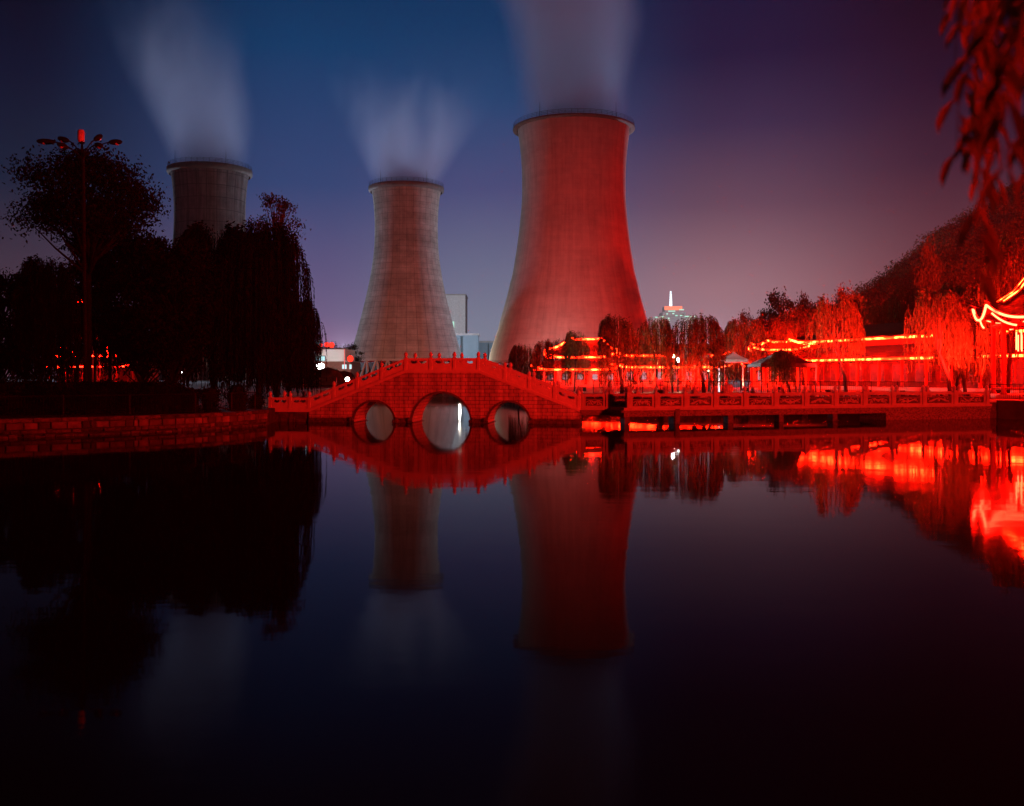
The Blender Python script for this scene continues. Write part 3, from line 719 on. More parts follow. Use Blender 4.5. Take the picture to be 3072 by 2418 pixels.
FIN = [(.055, 0), (.10, .025), (.10, .06), (.075, .085), (.115, .13), (.125, .21), (.105, .29), (.06, .355), (.012, .40)]
def post_mesh(h=.80, w_=.115, mat='trim'):
    mb = MB(); mb.bev(-w_, w_, -w_, w_, -.1, h, .018)
    mb.lathe(FIN, 10, (0, 0, h - .02)); mb.box(-w_ + .03, w_ - .03, -w_ - .012, -w_ + .01, .12, h - .14)
    return mb.mesh('post', mat, False)
BPOST = post_mesh()
def bridge_panel(a, b, za, zb, y):
    """slab with rail and two pierced slots; ends at different heights on the slopes"""
    L = b - a; mb = MB(); t = .065
    def piece(u0, u1, h0, h1, th=t, skew=0):
        pa, pb = a + L * u0, a + L * u1; qa, qb = lerp(za, zb, u0), lerp(za, zb, u1)
        mb.hexa([(pa, y - th, qa + h0), (pb, y - th, qb + h0), (pb, y + th, qb + h0), (pa, y + th, qa + h0)], [(pa, y - th, qa + h1), (pb, y - th, qb + h1), (pb, y + th, qb + h1), (pa, y + th, qa + h1)])
    piece(0, 1, 0, .40); piece(0, 1, .585, .74, t + .02)
    for u0, u1 in ((0, .13), (.47, .54), (.88, 1)): piece(u0, u1, .40, .585)
    for u0, u1 in ((.13, .19), (.41, .47), (.54, .60), (.82, .88)): piece(u0, u1, .40, .45)
    for u0, u1 in ((.26, .33), (.67, .75)): piece(u0, u1, .545, .585)
    piece(.06, .94, .10, .34, t + .012)
    return mb.build('railing_panel', 'trim', bridge)
posts = [809, 869, 926, 1000, 1070, 1144, 1216, 1291, 1362, 1434, 1514, 1587, 1663, 1736]
for y in (.13, BW - .13):
    xs = [bl(p) for p in posts]
    for x in xs:
        o = place(BPOST, 'post', bridge); o.location = (x, y, deck(x) + .09)
    for a, b in zip(xs, xs[1:]): bridge_panel(a + .11, b - .11, deck(a + .11) + .11, deck(b - .11) + .11, y)

# ------------------------------------------------------------------ stone walkway to the right of the bridge
walk = thing('stone_walkway', 'low stone walkway on piers with a carved balustrade, right of the bridge', 'walkway', (0, 0, 0))
A0, A1 = Vector((PX(1880, 60.6), 60.6, 0)), Vector((PX(2972, 69.6), 69.6, 0))
wd = (A1 - A0); WL = wd.length; wd.normalize(); wn = Vector((-wd.y, wd.x, 0))      # wn points away from the camera
def wl(px):
    k = (px - CX) / F; return (k * A0.y - A0.x) / (wd.x - k * wd.y)
def wp(u, d, z): q = A0 + wd * u + wn * d; return (q.x, q.y, z)
def wbox(mb, u0, u1, d0, d1, z0, z1):
    mb.hexa([wp(u0, d0, z0), wp(u1, d0, z0), wp(u1, d1, z0), wp(u0, d1, z0)], [wp(u0, d0, z1), wp(u1, d0, z1), wp(u1, d1, z1), wp(u0, d1, z1)])
WZ, WB = 1.04, .48
gapend = wl(2660)
mb = MB(); wbox(mb, -.25, WL, -.12, 3.0, WZ - .17, WZ)
u = 0.0
dk = mb.build('deck_slab', 'walkstone', walk)
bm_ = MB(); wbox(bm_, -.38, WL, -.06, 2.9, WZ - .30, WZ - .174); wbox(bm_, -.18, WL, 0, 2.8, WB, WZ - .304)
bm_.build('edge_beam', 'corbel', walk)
pr = [(wl(1885), .35), (wl(2030), .38), (wl(2196), .38), (wl(2348), .34), (wl(2510), .36)]
for i, (u, w_) in enumerate(pr):
    b_ = MB(); wbox(b_, u - w_ / 2, u + w_ / 2, -.02 if i == 1 else .15, .75, -.8, WB)
    if i == 1: wbox(b_, u - .16, u + .16, -.14, .1, -.3, WZ - .1)
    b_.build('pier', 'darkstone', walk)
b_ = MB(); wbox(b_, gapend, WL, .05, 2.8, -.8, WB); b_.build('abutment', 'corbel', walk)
seg = thing('walkway_link', 'short set back balustraded slab joining the bridge to the longer walkway', 'walkway', (0, 0, 0))
sa, sb_ = Vector((PX(1738, 62.6), 62.6, 0)), Vector((PX(1885, 62.9), 62.9, 0))
MB().box(sa.x - .1, sb_.x + .5, 62.3, 65.2, WZ - .2, WZ - .02).build('deck_slab', 'walkstone', seg)
MB().box(sa.x - .1, sb_.x + .5, 62.45, 65.0, WB + .04, WZ - .205).build('edge_beam', 'corbel', seg)

def carved_panel(L, seed, h=.84):
    """open stone frame with a pierced relief of leaves and scrolls"""
    R = random.Random(seed); mb = MB(); t = .06; e = .16
    mb.box(0, L, -t, t, 0, .09); mb.box(0, L, -t - .015, t + .015, h - .16, h)
    mb.box(0, e, -t, t, .09, h - .16); mb.box(L - e, L, -t, t, .09, h - .16)
    mb.box(L / 2 - .035, L / 2 + .035, -t, t, h - .27, h - .16)
    mb.box(e, e + .05, -t, t, h - .22, h - .16); mb.box(L - e - .05, L - e, -t, t, h - .22, h - .16)
    zc = .30; mb.box(e, L - e, -.03, .03, h - .345, h - .32)
    kind = seed % 4
    for s_ in (-1, 1):
        for k in range(5):
            f = (k + .5) / 5
            if kind == 0: c = (L / 2 + s_ * L * .33 * f, zc + .10 * sin(f * 5) - .03); rot = s_ * f * 2
            elif kind == 1: c = (L / 2 + s_ * L * .30 * f, zc - .12 + .22 * f); rot = s_ * (.9 - f)
            elif kind == 2: c = (L / 2 + s_ * L * .34 * f, zc + .13 * (1 - f * 1.6)); rot = -s_ * .5
            else: c = (L / 2 + s_ * L * .32 * f + R.uniform(-.03, .03), zc + R.uniform(-.12, .12)); rot = R.uniform(-1.5, 1.5)
            mb.disc((c[0], 0, c[1]), R.uniform(.085, .14), R.uniform(.035, .06), .05, 7, rot)
        for k in range(3):
            mb.disc((L / 2 + s_ * L * R.uniform(.05, .36), R.uniform(-.02, .02), zc + R.uniform(-.16, .14)), R.uniform(.05, .1), R.uniform(.025, .045), .04, 6, R.uniform(-2, 2))
        pts = [(L / 2 + s_ * L * .36 * t_, 0, zc + .15 * sin(t_ * 3 + kind) * (1 - .4 * t_)) for t_ in [q / 8 for q in range(9)]]
        mb.tube(pts, .028, 5)
    mb.disc((L / 2, 0, zc), .09, .09, .07, 9)
    return mb
def panel_back(L, parent, h=.84):
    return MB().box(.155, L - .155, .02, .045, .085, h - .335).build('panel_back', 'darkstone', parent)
WPOST = post_mesh(.96, .145, 'walkstone')
wposts = [1887, 1970, 2058, 2147, 2237, 2328, 2419, 2508, 2595, 2680, 2773, 2867, 2964]
ang = math.atan2(wd.y, wd.x)
for back in (0, 1):
    us = [wl(p) for p in wposts]; d = .12 if not back else 2.75
    for i, u in enumerate(us):
        o = place(WPOST, 'post', walk); o.location = wp(u, d, WZ - .02); o.rotation_euler = (0, 0, ang)
    for i, (a, b) in enumerate(zip(us, us[1:])):
        if back and i > 8: pass
        o = carved_panel(b - a - .26, 100 + i + 7 * back).build('carved_panel', 'walkstone', walk); o.location = wp(a + .13, d, WZ + .0); o.rotation_euler = (0, 0, ang); panel_back(b - a - .26, o)
xs = [sa.x + .1, PX(1822, 62.8), sb_.x + .1]
for y in (62.5, 65.0):
    for x in xs: o = place(WPOST, 'post', seg); o.location = (x, y, WZ - .04)
    for i, (a, b) in enumerate(zip(xs, xs[1:])):
        o = carved_panel(b - a - .26, 200 + i).build('carved_panel', 'walkstone', seg); o.location = (a + .13, y, WZ - .02); panel_back(b - a - .26, o)

# ------------------------------------------------------------------ retaining walls
def along(poly, step):
    """points every step metres along a polyline, with the tangent"""
    out_ = []; rest = 0.0
    for a, b in zip(poly, poly[1:]):
        a, b = Vector(a), Vector(b); L = (b - a).length; t = rest
        while t < L: out_.append((a.lerp(b, t / L), (b - a).normalized())); t += step
        rest = t - L
    return out_
lw = [(-33, 42), (-24.6, 47.3), (-22.3, 49.3), (-19.8, 51.5), (-17.3, 54.5), (-15.9, 57), (-15.15, 60.6)]
rw = thing('retaining_wall', 'curved stone block wall along the water on the left bank', 'wall', (-20, 51, 0))
def course(poly, parent, name, mat, seed, w0, w1, z0, z1, dep, jit, top_j=0.0, gap=.02):
    R = random.Random(seed); pts = along(poly, .02); mb = MB(); i = 0
    off = Vector(parent.location)
    while i < len(pts) - 5:
        k = min(len(pts) - 1, i + int(R.uniform(w0, w1) / .02)); (p, t), (q, _) = pts[i], pts[k]
        t2 = (q - p).normalized(); nn = Vector((t2.y, -t2.x)); f = dep + R.uniform(-jit, jit); tz = z1 - R.uniform(0, top_j)
        a, b = p + t2 * gap / 2, q - t2 * gap / 2; b1 = .025
        lo = [(a.x + nn.x * f, a.y + nn.y * f), (b.x + nn.x * f, b.y + nn.y * f), (b.x - nn.x * .6, b.y - nn.y * .6), (a.x - nn.x * .6, a.y - nn.y * .6)]
        a2, b2 = a + t2 * b1, b - t2 * b1
        fr = [(a2.x + nn.x * (f + b1), a2.y + nn.y * (f + b1)), (b2.x + nn.x * (f + b1), b2.y + nn.y * (f + b1))]
        mb.hexa([(x - off.x, y - off.y, z0) for x, y in lo], [(x - off.x, y - off.y, tz) for x, y in lo])
        n_ = len(mb.v)
        mb.v += [(fr[0][0] - off.x, fr[0][1] - off.y, z0 + b1), (fr[1][0] - off.x, fr[1][1] - off.y, z0 + b1), (fr[1][0] - off.x, fr[1][1] - off.y, tz - b1), (fr[0][0] - off.x, fr[0][1] - off.y, tz - b1)]
        mb.v += [(lo[0][0] - off.x, lo[0][1] - off.y, z0), (lo[1][0] - off.x, lo[1][1] - off.y, z0), (lo[1][0] - off.x, lo[1][1] - off.y, tz), (lo[0][0] - off.x, lo[0][1] - off.y, tz)]
        mb.f.append((n_, n_ + 1, n_ + 2, n_ + 3))
        for e in range(4): j = (e + 1) % 4; mb.f.append((n_ + 4 + e, n_ + 4 + j, n_ + j, n_ + e))
        i = k
    return mb.build(name, mat, parent)
course(lw, rw, 'footing', 'rubble', 1, .25, .7, -.8, .17, .2, .07, .12)
course(lw, rw, 'lower_course', 'rubble', 2, .3, .8, .18, .37, .12, .05, .04)
course(lw, rw, 'block_course', 'block', 3, .25, .85, .38, .72, .10, .035, .03, .05)
course(lw, rw, 'coping', 'rubble', 4, .6, 1.4, .73, .93, .15, .015, .0, .012)
rb = [(34.2, 69.4), (36.6, 64.5), (40.5, 55), (42, 30)]
ew = thing('retaining_wall', 'dark stone embankment under the neon pavilion at the right edge', 'wall', (36, 66, 0))
rb2 = [(33.9, 70.2), (37.2, 68.0), (41.0, 55), (42.5, 30)]
course(list(rb2), ew, 'block_course', 'darkstone', 11, .5, 1.1, -.8, .55, .05, .03, .02, .02)
course(list(rb2), ew, 'upper_course', 'darkstone', 12, .5, 1.2, .56, 1.12, .0, .03, .02, .02)
course(list(rb2), ew, 'coping', 'trim', 13, .9, 1.6, 1.13, 1.33, .06, .01, .0, .012)
fs = [(33.6, 78.2), (24, 82), (13, 85), (6.5, 92), (2, 112), (-3, 140), (-14, 143)]
fwall = thing('retaining_wall', 'low stone bank below the iron railing on the far side of the walkway', 'wall', (20, 83, 0))
course(list(reversed(fs)), fwall, 'block_course', 'rubble', 21, .5, 1.2, -.8, 1.05, .0, .04, .05, .02)
course(list(reversed(fs)), fwall, 'coping', 'trim', 22, .9, 1.6, 1.06, 1.28, .06, .01, .0, .012)

# ------------------------------------------------------------------ iron railings
def iron_fence(label, pts, h, pstep, bstep, z0=None, postr=.03, bars=True, rails=2, pr_=None):
    f = thing('iron_railing', label, 'railing', (pts[0][0], pts[0][1], pts[0][2]))
    o0 = Vector(pts[0]); L = [Vector(p) - o0 for p in pts]
    for q in range(rails):
        hz = h - q * (h - .12) / max(1, rails - 1)
        MB().tube([p + Vector((0, 0, hz)) for p in L], .028 if q == 0 else .018, 5).build('rail', 'iron', f)
    br = MB(); last = None
    for a, b in zip(L, L[1:]):
        d = b - a; n_ = max(1, int(round(d.length / pstep)))
        for k in range(n_ + 1):
            if k == 0 and last is not None: continue
            p = a.lerp(b, k / n_); MB().tube([p + Vector((0, 0, -.1)), p + Vector((0, 0, h + .05))], postr, 6).build('post', pr_ or 'iron', f)
        last = b
        if bars:
            m_ = int(d.length / bstep)
            for k in range(m_): p = a.lerp(b, (k + .5) / m_); br.tube([p + Vector((0, 0, .1)), p + Vector((0, 0, h))], .011, 4, False)
    if bars: br.build('bars', 'iron', f)
    return f
iron_fence('black iron railing along the top of the left retaining wall', [(x - .35, y + .35, .9) for x, y in [(-30, 43.9), (-24.6, 47.3), (-22.3, 49.3), (-19.8, 51.5), (-17.3, 54.5), (-16.0, 57), (-15.5, 60.3)]], 1.1, 3.4, .14, pr_='bark')
iron_fence('black iron railing with close bars behind the carved walkway', [(33.2, 79.2, 1.28), (24, 83.2, 1.28), (13, 86.2, 1.28), (7.6, 92, 1.28)], 1.25, 2.2, .15)
iron_fence('iron railing on the embankment in front of the neon pavilion', [(34.4, 70.8, 1.3), (37.6, 68.6, 1.3), (41.6, 55.5, 1.3)], 1.1, 1.7, .13)
iron_fence('dark close barred railing behind the left terrace of the stone bridge', [(-19.5, 69.5, .95), (-15.2, 69.8, .95), (-12.6, 70.6, .95)], 1.35, 2.1, .13)
iron_fence('pale metal railing on the far bank under the white lamps', [(PX(810, 135), 135, 1.5), (PX(1060, 135), 135, 1.5)], 1.25, 2.2, .2, pr_='concrete', bars=False, rails=3)

# ------------------------------------------------------------------ plaza lamp with six arms
LY = 56.0; lp = thing('street_lamp', 'tall black lamp post with six curved arms and a red top lantern, left', 'street lamp', (PX(255, LY), LY, .9))
def lpt(px, py, dy=0.0): return Vector((PX(px, LY) - PX(255, LY), dy, PZ(py, LY) - .9))
MB().tube([(0, 0, -.1), (0, 0, 4), lpt(250, 500), lpt(246, 445)], [.13, .11, .09, .075], 10).build('pole', 'iron', lp, True)
MB().lathe([(.16, 0), (.16, .12), (.07, .16), (.06, .45), (.16, .5), (.16, .56), (.05, .62), (.05, .75)], 12, lpt(246, 456)).build('finial', 'iron', lp)
lan = MB().lathe([(.10, 0), (.17, .14), (.19, .22), (.19, .70), (.155, .715), (.155, .76), (.02, .78)], 14, lpt(243, 430)).build('top_lantern', 'lampglass', lp, True)
for (tx, ty, hx, hy, dy) in [(176, 431, 134, 430, -.5), (196, 417, 166, 408, .6), (266, 412, 274, 402, .9), (321, 424, 352, 422, .3), (300, 443, 320, 448, -.9), (226, 455, 213, 450, -1.1)]:
    s0 = lpt(247, 478); e = lpt(tx, ty, dy * .8); h_ = lpt(hx, hy, dy)
    c = s0.lerp(e, .45) + Vector((0, 0, .38 if ty < 440 else .25))
    MB().tube([s0.lerp(c, t).lerp(c.lerp(e, t), t) for t in [k / 8 for k in range(9)]], .035, 6).build('arm', 'iron', lp)
    d = (h_ - e); ln = max(d.length, .5); d.normalize(); hm = MB()
    prof = [(.05, 0), (.12, .12), (.165, .35), (.165, .6), (.11, .85), (.02, .95)]
    hm.tube([e + d * ln * q * 1.35 for _, q in prof], [r for r, _ in prof], 9)
    hd_ = hm.build('lamp_head', 'iron', lp, True)
    gl_ = MB(); cpt = e + d * ln * .75 + Vector((0, 0, -.10)); gl_.lathe([(.02, -.09), (.10, -.05), (.13, 0), (.11, .03)], 10, cpt); gl_.build('lens', 'lampglass', hd_, True)

# ------------------------------------------------------------------ buildings with neon outlines
def curved_eave(a, b, sag, n=14, lift=.0):
    a, b = Vector(a), Vector(b); pts = []
    for k in range(n + 1):
        t = k / n; p = a.lerp(b, t); p.z -= sag * (1 - (2 * t - 1) ** 2) ** .6; pts.append(p)
    return pts

def hall(label, a, b, depth, z0, ze1, ze2, zr, over=1.1, cols=7, tier_in=.0, windows=True, wallmat='plaster', ridge=True, hipend=2.2, group=None, lift=.5, u2=(0, 1), neon='neon', step_ridge=None):
    """two-tier tiled hall whose front runs from a to b (world xy); depth away from the pond"""
    a, b = Vector((a[0], a[1])), Vector((b[0], b[1])); t = (b - a); W = t.length; ang_ = math.atan2(t.y, t.x)
    h = thing('neon_hall', label, 'hall', (a.x, a.y, z0), ang_, group); D = depth
    e1, e2, r_ = ze1 - z0, ze2 - z0, zr - z0
    MB().box(-.6, W + .6, -.8, D, -.6, .35).build('plinth', 'trim', h)
    MB().box(0, W, 1.4, D - .4, .35, e1 + .25).build('wall', wallmat, h)
    for k in range(cols):
        x = W * k / (cols - 1)
        MB().lathe([(.24, .35), (.24, .5), (.17, .58), (.16, e1 - .1)], 10, (x, .05, 0)).build('column', 'redwood', h, True)
        if windows and k < cols - 1:
            x0_, x1_ = x + .75, W * (k + 1) / (cols - 1) - .75
            fr_ = MB(); fr_.box(x0_ - .1, x1_ + .1, 1.33, 1.397, .95, e1 - .75)
            f_ = fr_.build('window_frame', 'redwood', h)
            MB().box(x0_, x1_, 1.30, 1.328, 1.05, e1 - .85).build('pane', 'signdark' if windows == 'dark' else 'dimwindow', f_)
    def roof(x0_, x1_, ze, zt_, ins, nm, sag=.45):
        """hipped roof with upturned corners: eave rectangle up to an inset top rectangle"""
        y0, y1 = -over, D + over * .4
        E = [(x0_ - over, y0, ze + lift), (x1_ + over, y0, ze + lift), (x1_ + over, y1, ze + lift), (x0_ - over, y1, ze + lift)]
        T = [(x0_ + ins[0], ins[1], zt_), (x1_ - ins[0], ins[1], zt_), (x1_ - ins[0], D - ins[1], zt_), (x0_ + ins[0], D - ins[1], zt_)]
        mb = MB(); n_ = 24; lines = []
        for i in range(4):
            j = (i + 1) % 4; lo = []
            A, B = Vector(E[i]), Vector(E[j])
            for k in range(n_ + 1):
                s_ = k / n_; p = A.lerp(B, s_); dx = min(s_, 1 - s_) * (B - A).length; p.z -= lift * (1 - max(0, 1 - dx / 2.6) ** 2); lo.append(p)
            hi = [Vector(T[i]).lerp(Vector(T[j]), k / n_) for k in range(n_ + 1)]
            md = [p.lerp(q, .5) - Vector((0, 0, .16 * (zt_ - ze))) for p, q in zip(lo, hi)]
            for k in range(n_):
                mb.quad(lo[k], lo[k + 1], md[k + 1], md[k]); mb.quad(md[k], md[k + 1], hi[k + 1], hi[k])
                dn = Vector((0, 0, -.16)); mb.quad(lo[k] + dn, lo[k + 1] + dn, lo[k + 1], lo[k])
            lines.append(lo)
        mb.quad(*T)
        rb_ = MB(); A, B = Vector(E[0]), Vector(E[1]); m_ = int((B - A).length / .42)
        for k in range(1, m_):
            s_ = k / m_; p = A.lerp(B, s_); dx = min(s_, 1 - s_) * (B - A).length; p.z -= lift * (1 - max(0, 1 - dx / 2.6) ** 2); q = Vector(T[0]).lerp(Vector(T[1]), s_)
            mdp = p.lerp(q, .5) - Vector((0, 0, .16 * (zt_ - ze))); rb_.tube([p + Vector((0, -.03, .04)), mdp + Vector((0, 0, .04)), q + Vector((0, 0, .04))], .075, 5)
        rb_.build('tile_ribs', 'roof', h)
        dn = Vector((0, 0, -.16)); mb.quad(*[Vector(e) - Vector((0, 0, .16 + lift)) for e in E])
        return mb.build(nm, 'roof', h), lines
    ins1 = (1.3, 1.6)
    _, ln1 = roof(0, W, e1, e1 + (e2 - e1) * .62, ins1, 'lower_roof')
    s0_, s1_ = W * u2[0], W * u2[1]
    MB().box(s0_ + ins1[0] + .1, s1_ - ins1[0] - .1, ins1[1] + .1, D - ins1[1] - .1, e1 + .3, e2 + .2).build('upper_wall', 'redwood', h)
    _, ln2 = roof(s0_ + .6, s1_ - .6, e2, r_, (hipend, D / 2 - .25), 'upper_roof')
    tr_ = .075 if neon == 'neondim' else .125
    for ln in (ln1, ln2):
        MB().tube([p + Vector((0, -.16, -.20)) for p in ln[0]], tr_, 6).build('neon_tube', neon, h)
        MB().tube([p + Vector((-.16, 0, -.20)) for p in ln[3]], tr_, 6).build('neon_tube', neon, h)
    if ridge:
        rp = [(s0_ + .6 + hipend - .3, D / 2, r_ + .45), (s0_ + .6 + hipend + .6, D / 2, r_ + .22), (s1_ - .6 - hipend - .6, D / 2, r_ + .22), (s1_ - .6 - hipend + .3, D / 2, r_ + .45)]
        MB().tube(rp, .16, 6).build('ridge', 'roof', h)
        MB().tube([Vector(p) + Vector((0, -.18, .24)) for p in rp], tr_, 6).build('neon_tube', neon, h)
        for i in (0, 1):
            q = Vector(rp[0 if i == 0 else 3]); e_ = Vector(((s0_ + .6 - over) if i == 0 else (s1_ - .6 + over), -over, e2 + lift))
            MB().tube([q.lerp(e_, k / 8) - Vector((0, 0, .35 * sin(pi * k / 8) - .14)) for k in range(9)], tr_, 6).build('neon_tube', neon, h)
    return h
GH = 'neon outlined halls'
hall('small two tier hall outlined in red neon, right of the stone bridge', (PX(1622, 150), 150), (PX(1850, 147), 147), 7, 1.4, 4.15, 6.0, 8.2, cols=6, group=GH, u2=(.12, .98), lift=.8)
hall('low neon hall behind the willows and the white floodlight', (PX(1862, 148), 148), (PX(2180, 144), 144), 7, 1.4, 4.5, 6.2, 7.8, cols=8, group=GH, ridge=False)
hall('long two tier restaurant hall with twin lines of neon eaves on the right bank', (36.9, 126), (51.5, 84), 9, 1.4, 5.1, 7.4, 9.2, cols=13, group=GH, ridge=False, windows='dark', wallmat='wallwood')
hall('stepped roofed neon pavilion end left of the long hall', (PX(2255, 130), 130), (PX(2425, 128), 128), 6, 1.4, 4.6, 6.6, 7.1, cols=5, group=GH, u2=(.05, .95), hipend=1.2)

def hexpav(label, c, R0, z0, zeave, zapex, rot, group, corner_lift=1.0, neon_col=True, neon='neonfull'):
    p = thing('neon_pavilion', label, 'pavilion', (c[0], c[1], z0), 0, group); n_ = 6
    MB().lathe([(R0 * .86, -.8), (R0 * .86, .25), (R0 * .80, .25), (R0 * .80, .32)], 6, ph=rot).build('plinth', 'trim', p)
    ze, za = zeave - z0, zapex - z0
    cor = [Vector((R0 * cos(rot + 2 * pi * k / 6), R0 * sin(rot + 2 * pi * k / 6), ze + corner_lift)) for k in range(6)]
    rf = MB(); low = []
    for k in range(6):
        A, B = cor[k], cor[(k + 1) % 6]; m_ = 16; lo = []
        for i in range(m_ + 1):
            t = i / m_; q = A.lerp(B, t); s_ = abs(2 * t - 1); q = q * Vector((1, 1, 1)); q.z = ze + corner_lift * s_ ** 2.4
            f_ = 1 + .0 * s_; lo.append(Vector((q.x * f_, q.y * f_, q.z)))
        low.append(lo)
        ring = [lo]
        for (sc_, zz, cl) in ((.72, ze + (za - ze) * .16, .25), (.42, ze + (za - ze) * .42, .1), (.05, za, 0)):
            ring.append([Vector((v.x * sc_, v.y * sc_, zz + cl * (v.z - ze))) for v in lo])
        for a_, b_2 in zip(ring, ring[1:]):
            for i in range(m_): rf.quad(a_[i], a_[i + 1], b_2[i + 1], b_2[i])
        for i in range(m_):
            dn = Vector((0, 0, -.2)); rf.quad(lo[i] + dn, lo[i + 1] + dn, lo[i + 1], lo[i])
            rf.tri(lo[i + 1] + dn, lo[i] + dn, Vector((0, 0, ze - .1)))
    rf.build('roof', 'roof', p)
    MB().lathe([(.3, za - .2), (.3, za), (.15, za + .2), (.28, za + .5), (.05, za + .9), (.02, za + 1.3)], 10).build('roof_finial', 'roof', p, True)
    for k in range(6):
        c_ = cor[k]; d = Vector((c_.x, c_.y, 0)).normalized()
        MB().tube([c_ - d * .2, c_ + d * .22 + Vector((0, 0, .22)), c_ + d * .3 + Vector((0, 0, .62))], [.12, .08, .02], 6).build('eave_tip', 'roof', p)
        hp = [c_ * Vector((.97, .97, 1)), Vector((c_.x * .72, c_.y * .72, ze + (za - ze) * .16 + .35)), Vector((c_.x * .42, c_.y * .42, ze + (za - ze) * .42 + .2)), Vector((c_.x * .06, c_.y * .06, za + .1))]
        MB().tube(hp, .12, 6).build('hip_ridge', 'roof', p)
        MB().tube([q + Vector((0, 0, .18)) for q in hp[1:]], .05, 6).build('neon_tube', 'neon' if neon == 'neonfull' else neon, p)
        MB().tube([Vector((q.x * 1.03, q.y * 1.03, q.z - .16)) for q in low[k]], .085, 6).build('neon_tube', neon, p)
        MB().tube([Vector((q.x * .93, q.y * .93, q.z * 1.0 - .75)) for q in low[k][:7]], .07, 6).build('neon_tube', neon, p)
        q = Vector((c_.x * .72, c_.y * .72, 0))
        MB().lathe([(.28, .25), (.28, .4), (.18, .5), (.165, ze - .1)], 12, q).build('column', 'redwood', p, True)
        q2 = Vector((cor[(k + 1) % 6].x * .72, cor[(k + 1) % 6].y * .72, 0)); u_ = (q2 - q).normalized()
        bmx = MB()
        bmx.tube([q + Vector((0, 0, ze - .6)), q2 + Vector((0, 0, ze - .6))], .16, 6).build('tie_beam', 'redwood', p)
        MB().tube([q + Vector((0, 0, .75)), q2 + Vector((0, 0, .75))], .09, 6).build('seat_rail', 'redwood', p)
        if neon_col and k % 2 == 0:
            MB().tube([q + u_ * .9 + Vector((0, 0, ze - 1.2)), q + u_ * .9 + Vector((0, 0, ze - 2.5))], .055, 6).build('neon_tube', neon, p)
            MB().tube([q + u_ * 1.25 + Vector((0, 0, ze - 1.2)), q + u_ * 1.25 + Vector((0, 0, ze - 2.5))], .055, 6).build('neon_tube', neon, p)
    return p
GP = 'neon outlined garden pavilions'
pav = hexpav('six sided pavilion with upturned neon eaves at the right edge of the photo', (40.3, 74.6), 5.0, 1.3, 7.45, 11.5, radians(195), GP)
pv2 = copy_tree(pav); pv2.location = (38.5, 6, 1.3); pv2['label'] = 'extra neon pavilion added out of view on the near right bank'  # unseen copy added to carry the red bridge lamp; its eave cuts the beam
pv3 = hexpav('neon pavilion glimpsed below the trees on the left bank', (PX(243, 105), 105), 4.2, 1.2, 7.5, 10.8, radians(20), GP, corner_lift=.5, neon='neondim')
hall('low neon hall mostly hidden behind the left trees', (PX(150, 120), 120), (PX(400, 118), 118), 6, 1.3, 4.3, 5.6, 7.0, cols=6, group=GH, ridge=False, neon='neondim', windows='dark', wallmat='wallwood')

# red paper lanterns and small lamps
def lantern(label, p, r, group):
    o = thing('red_lantern', label, 'lantern', p, 0, group)
    MB().lathe([(.25 * r, -1.05 * r), (.7 * r, -.85 * r), (r, -.3 * r), (r, .3 * r), (.7 * r, .85 * r), (.25 * r, 1.05 * r)], 14).build('shade', 'redglow', o, True)
    MB().lathe([(.3 * r, 1.05 * r), (.3 * r, 1.2 * r), (.05 * r, 1.25 * r), (.04 * r, 1.7 * r)], 10).build('cap', 'iron', o)
    MB().lathe([(.3 * r, -1.2 * r), (.3 * r, -1.05 * r)], 10).build('tassel_ring', 'iron', o)
    return o
lantern('large red lantern hanging between the white building and the middle tower', P(1051, 1076, 200), .62, 'red lanterns')
for (px, py, r, lab) in [(933, 1040, .42, 'red lantern above the roof of the white building, nearest the willow'), (950, 1036, .52, 'second red lantern from the willow above the white building'), (963, 1035, .34, 'smallest red lantern above the white building'), (980, 1034, .45, 'red lantern over the middle of the white roof'), (995, 1035, .5, 'red lantern over the right half of the white roof')]:
    lantern(lab, P(px, py, 190), r, 'red lanterns')

def globe_lamp(label, px, py, Y, r, zb, mat='whitelamp', group=None):
    p = P(px, py, Y); o = thing('globe_lamp', label, 'lamp', (p.x, p.y, zb), 0, group)
    MB().tube([(0, 0, -.2), (0, 0, p.z - zb - r)], [.09, .06], 8).build('pole', 'iron', o)
    MB().lathe([(.16, 0), (.2, .1), (.1, .2)], 8, (0, 0, p.z - zb - r - .15)).build('collar', 'iron', o)
    MB().lathe([(r * sin(pi * k / 10), -r * cos(pi * k / 10)) for k in range(1, 10)], 14, (0, 0, p.z - zb)).build('globe', mat, o, True)
    return o
GG = 'lit globe lamps'
globe_lamp('white globe lamp shining just above the left slope of the bridge railing', 1042, 1138, 132, .27, 1.4, group=GG)
globe_lamp('broad white lamp shining in front of the white building, left of two', 955, 1099, 204, .55, 1.5, 'yardglobe', group=GG)
globe_lamp('white lamp shining beside its twin in front of the white building, right of two', 964, 1098, 204, .55, 1.5, 'yardglobe', group=GG)
globe_lamp('small greenish white lamp glimpsed under the left trees', 550, 1115, 95, .16, 1.2, group=GG)
globe_lamp('brilliant white floodlight among the willow strands on the far shore', 2018, 1070, 99, .30, 1.3, 'floodlamp', group=GG)
globe_lamp('second white light right of the brilliant floodlight, half behind strands', 2034, 1080, 104, .24, 1.3, group=GG)
for i, (px, py, lab) in enumerate([(2141, 1021, 'leftmost of three little round lamps in front of the red trees'), (2157, 1021, 'middle one of three little round lamps in front of the red trees'), (2170, 1020, 'rightmost of three little round lamps in front of the red trees')]):
    globe_lamp(lab, px, py, 100, .085, 1.3, 'smalllamp', GG)
globe_lamp('small white lamp under the canopy right of the floodlight', 2126, 1113, 105, .12, 1.3, 'smalllamp', GG)

